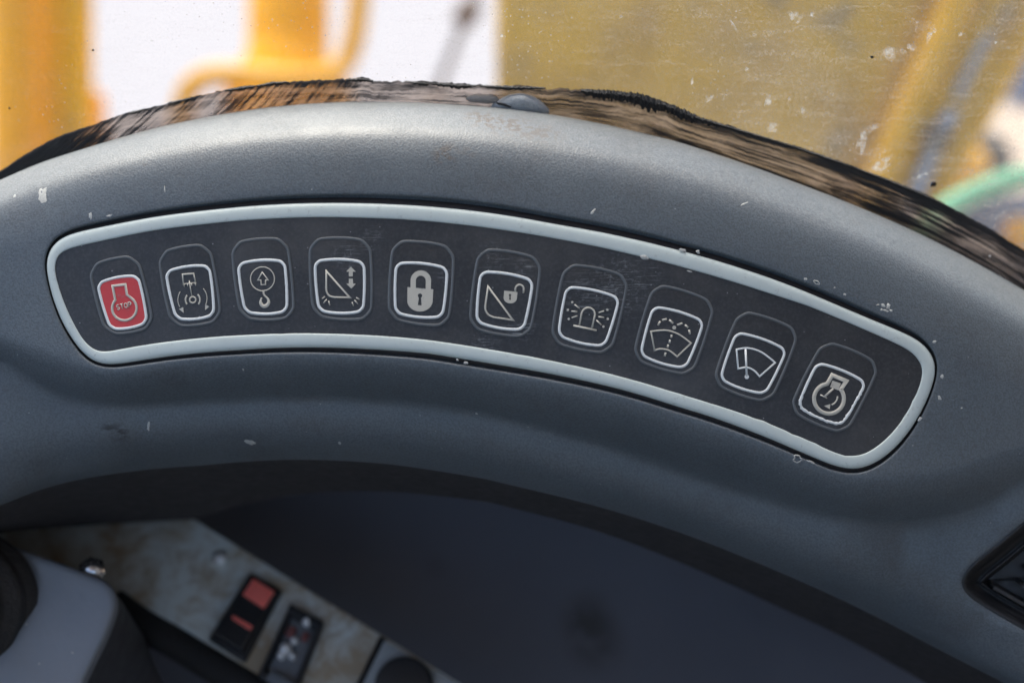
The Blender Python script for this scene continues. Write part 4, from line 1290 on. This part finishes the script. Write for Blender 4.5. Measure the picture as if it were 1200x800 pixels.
M['bluegrey'] = plain('blue_grey_sheet', (0.16, 0.20, 0.30), .6, var=.3, scale=5)

def solid(name, poly_px, z, depth, mat, label, cat, bw=10, group=None, parent=None):
    """an outline standing at its own distance, with real thickness (mm) away from the camera"""
    lp = [P(x, y, z) for x, y in poly_px]
    V, F = slab(lp, Vector((0, 0, -depth)))
    an = sum(lp, Vector()) / len(lp)
    o = mesh_obj(name, V, F, mat, parent, None if parent else an)
    bevel(o, bw, 3)
    if parent is None: tag(o, label, cat, group)
    return o
def pipe(name, pts, r, mat, label, cat, seg=16, parent=None, n=8):
    p3 = [P(*q) for q in pts]
    V, F = tube(spline3(p3, n), r, seg)
    o = recalc(mesh_obj(name, V, F, mat, parent, None if parent else p3[0]))
    if parent is None: tag(o, label, cat)
    return o

# left: two yellow uprights
pipe('machine_post', [(16, -260, -1500), (18, 0, -1500), (20, 150, -1500), (26, 700, -1500), (30, 1500, -1500)], 36, M['yell'], 'round orange-yellow machine post at the far left behind the glass', 'post', 24)
solid('machine_beam', [(40, -260), (95, -260), (100, 1400), (50, 1400)], -1560, 60, M['olive'], 'olive-yellow flat beam right beside the orange-yellow post', 'beam', 8)
solid('machine_bracket', [(92, 98), (112, 104), (120, 1300), (96, 1300)], -1700, 60, M['yell'], 'small pale orange bracket sticking out behind the flat beam', 'bracket', 10)
# middle: yellow cylinder with foot and a bent hose
cyl = thing('hydraulic_cylinder', P(338, 100, -1700), 'bright yellow upright hydraulic cylinder seen through the glass', 'cylinder')
V, F = tube([P(340, -260, -1700), P(338, 40, -1700), P(337, 66, -1700), P(336, 74, -1700), P(336, 1300, -1700)], [62, 61, 62, 70, 72], 28)
recalc(mesh_obj('barrel', V, F, M['yel'], cyl))
V, F = slab([P(262, 90, -1660), P(292, 78, -1660), P(340, 74, -1660), P(392, 78, -1660), P(402, 92, -1660), P(402, 420, -1660), P(262, 420, -1660)], Vector((0, 0, -120)))
bevel(mesh_obj('foot', V, F, M['yel'], cyl), 10, 3)
pipe('hose', [(206, 900, -1600), (209, 400, -1600), (212, 170, -1600), (216, 118, -1600), (228, 98, -1600), (250, 88, -1600), (285, 88, -1600), (340, 92, -1600), (380, 90, -1610), (402, 76, -1620), (414, 50, -1620), (420, 10, -1620), (424, -60, -1620), (428, -260, -1620)], 16.0, M['orange'], 'orange hose bent round the foot of the yellow cylinder', 'hose', 14)
rod = thing('linkage_rod', P(512, 110, -1500), 'thin grey slanting rod with a brown knuckle against the bright ground', 'rod')
V, F = tube([P(330, 570, -1500), P(562, -20, -1500), P(600, -120, -1500)], 7, 12); recalc(mesh_obj('shaft', V, F, M['grey'], rod))
V, F = tube(spline3([P(541, 30, -1480), P(545, 20, -1480), P(551, 10, -1480), P(556, 0, -1480)], 4), [9, 14, 16, 16, 17, 17, 17, 17, 16, 15, 14, 12, 9], 14); recalc(mesh_obj('knuckle', V, F, plain('rusty_brown_knuckle', (0.16, 0.11, 0.09), .7), rod))

# right: the boom with pipes along it
boom = thing('excavator_boom', P(820, 240, -900), 'broad worn yellow excavator boom behind the dusty right half of the windscreen', 'boom')
V, F = slab([P(582, -400, -850), P(1390, -400, -850), P(1204, 10, -900), P(1122, 176, -930), P(1060, 300, -930), P(900, 900, -930), P(590, 900, -880), P(581, 100, -870)], Vector((0, 20, -260)))
bevel(mesh_obj('side_plate', V, F, M['yelb'], boom), 12, 3)
def bpipe(name, pts, r, mat): 
    V, F = tube(spline3([P(*q) for q in pts], 6), r, 16); recalc(mesh_obj(name, V, F, mat, boom))
bpipe('hydraulic_pipe', [(1262, -350, -840), (1122, 0, -880), (1066, 130, -890), (1020, 240, -900), (960, 400, -900)], 18, M['brownp'])
bpipe('hydraulic_pipe', [(1300, -300, -860), (1160, 0, -900), (1096, 130, -910), (1040, 260, -920), (980, 400, -920)], 9, M['olive'])
bpipe('hydraulic_pipe', [(1400, -360, -880), (1206, 20, -920), (1120, 175, -930), (1060, 300, -940), (1000, 440, -940)], 17, M['brownp'])
bpipe('hose_sleeve', [(1158, 40, -880), (1132, 90, -885), (1120, 116, -888)], 5, M['blue'])
bpipe('hose_sleeve', [(1116, 130, -885), (1092, 178, -890), (1075, 222, -892), (1060, 260, -895)], 7.5, M['blue'])
bpipe('hose_clamp', [(1102, 150, -876), (1094, 168, -878)], 13, M['dark'])
bpipe('hydraulic_pipe', [(1225, -120, -900), (1150, 40, -905), (1086, 170, -915), (1040, 290, -925)], 5, M['dark'])
pipe('green_hose', [(1060, 330, -760), (1092, 262, -760), (1120, 238, -760), (1160, 219, -760), (1205, 207, -760), (1270, 203, -770), (1350, 215, -800)], 10.0, M['green'], 'pale green hose curving in behind the right end of the sealant', 'hose', 16)
solid('machine_guard', [(1090, 250), (1130, 236), (1175, 226), (1320, 224), (1320, 900), (1090, 900)], -1000, 80, M['bluegrey'], 'dark blue-grey metal guard below the green hose', 'guard', 14)
V, F = dome(P(1194, 275, -960), (0, .3, 1), 18, 18, 24, 7); kn = recalc(mesh_obj('orange_cap', V, F, M['yell'], None, P(1194, 275, -960))); tag(kn, 'peach-orange round cap at the right edge below the green hose', 'cap')
lamp = thing('marker_light', P(1135, 205, -1500), 'orange round marker light with a dark housing above the green hose', 'lamp')
V, F = dome(P(1131, 196, -1500), (0, .2, 1), 34, 30, 24, 7); recalc(mesh_obj('lens', V, F, M['orange'], lamp))
V, F = tube([P(1152, 188, -1600), P(1152, 188, -1530)], [40, 40], 24); recalc(mesh_obj('housing', V, F, M['dark'], lamp))
solid('blue_sheet', [(1180, 58), (1290, 40), (1290, 120), (1192, 124)], -2200, 60, M['bluegrey'], 'blue-grey object near the top right corner beyond the boom', 'panel', 20)

# ground outside (world frame)
def mat_ground(name, a, b2, s):
    b = NB(name)
    return b.done(b.mix(b.noise(s, detail=8, rough=.65), a, b2), .85, 0, b.bump(b.noise(s * 6), .01, .5), .2)
def sheet(name, x0, x1, y0, y1, z, mat):
    me = bpy.data.meshes.new(name)
    me.from_pydata([(x0, y0, z), (x1, y0, z), (x1, y1, z), (x0, y1, z)], [], [(0, 1, 2, 3)])
    me.materials.append(mat)
    o = bpy.data.objects.new(name, me); link(o); tag(o, kind='structure'); return o
GZ = -1.75
sheet('ground', -150, 150, -150, 150, GZ, mat_ground('pale_sand', (0.44, 0.34, 0.26), (0.54, 0.44, 0.35), 1.2))
sheet('concrete_yard', -40, 1.2, -2, 40, GZ + 0.004, mat_ground('pale_concrete', (0.34, 0.325, 0.34), (0.39, 0.375, 0.39), 1.5))

# unseen cab shell, added to shade the dash; gaps set where light enters
def mat_cab():
    b = NB('cab_lining')
    return b.done(b.mix(b.noise(8), (0.24, 0.235, 0.23), (0.30, 0.295, 0.29)), .7)
mc = mat_cab()
def wbox(name, lo, hi, mat):
    me = bpy.data.meshes.new(name)
    bm = bmesh.new(); bmesh.ops.create_cube(bm, size=1)
    for v in bm.verts:
        v.co = Vector([(lo[i] + hi[i]) / 2 + v.co[i] * (hi[i] - lo[i]) for i in range(3)])
    bm.to_mesh(me); bm.free(); me.materials.append(mat)
    o = bpy.data.objects.new(name, me); link(o); tag(o, kind='structure'); return o
wbox('unseen_cab_roof', (-0.62, -1.25, 0.80), (0.80, -0.12, 0.86), mc)
wbox('unseen_cab_rear_wall', (-0.62, -1.30, -0.90), (0.80, -1.25, 0.0), mc)
wbox('unseen_cab_right_wall', (0.75, -1.25, -0.90), (0.80, 0.10, 0.80), mc)
wbox('unseen_cab_floor', (-0.62, -1.30, -0.95), (0.80, 0.45, -0.90), M['floor'])
wbox('unseen_cab_left_wall', (-0.62, -1.25, -0.90), (-0.58, 0.45, 0.05), mc)
wbox('unseen_cab_bulkhead', (-0.58, 0.40, -0.90), (0.80, 0.45, -0.42), mc)
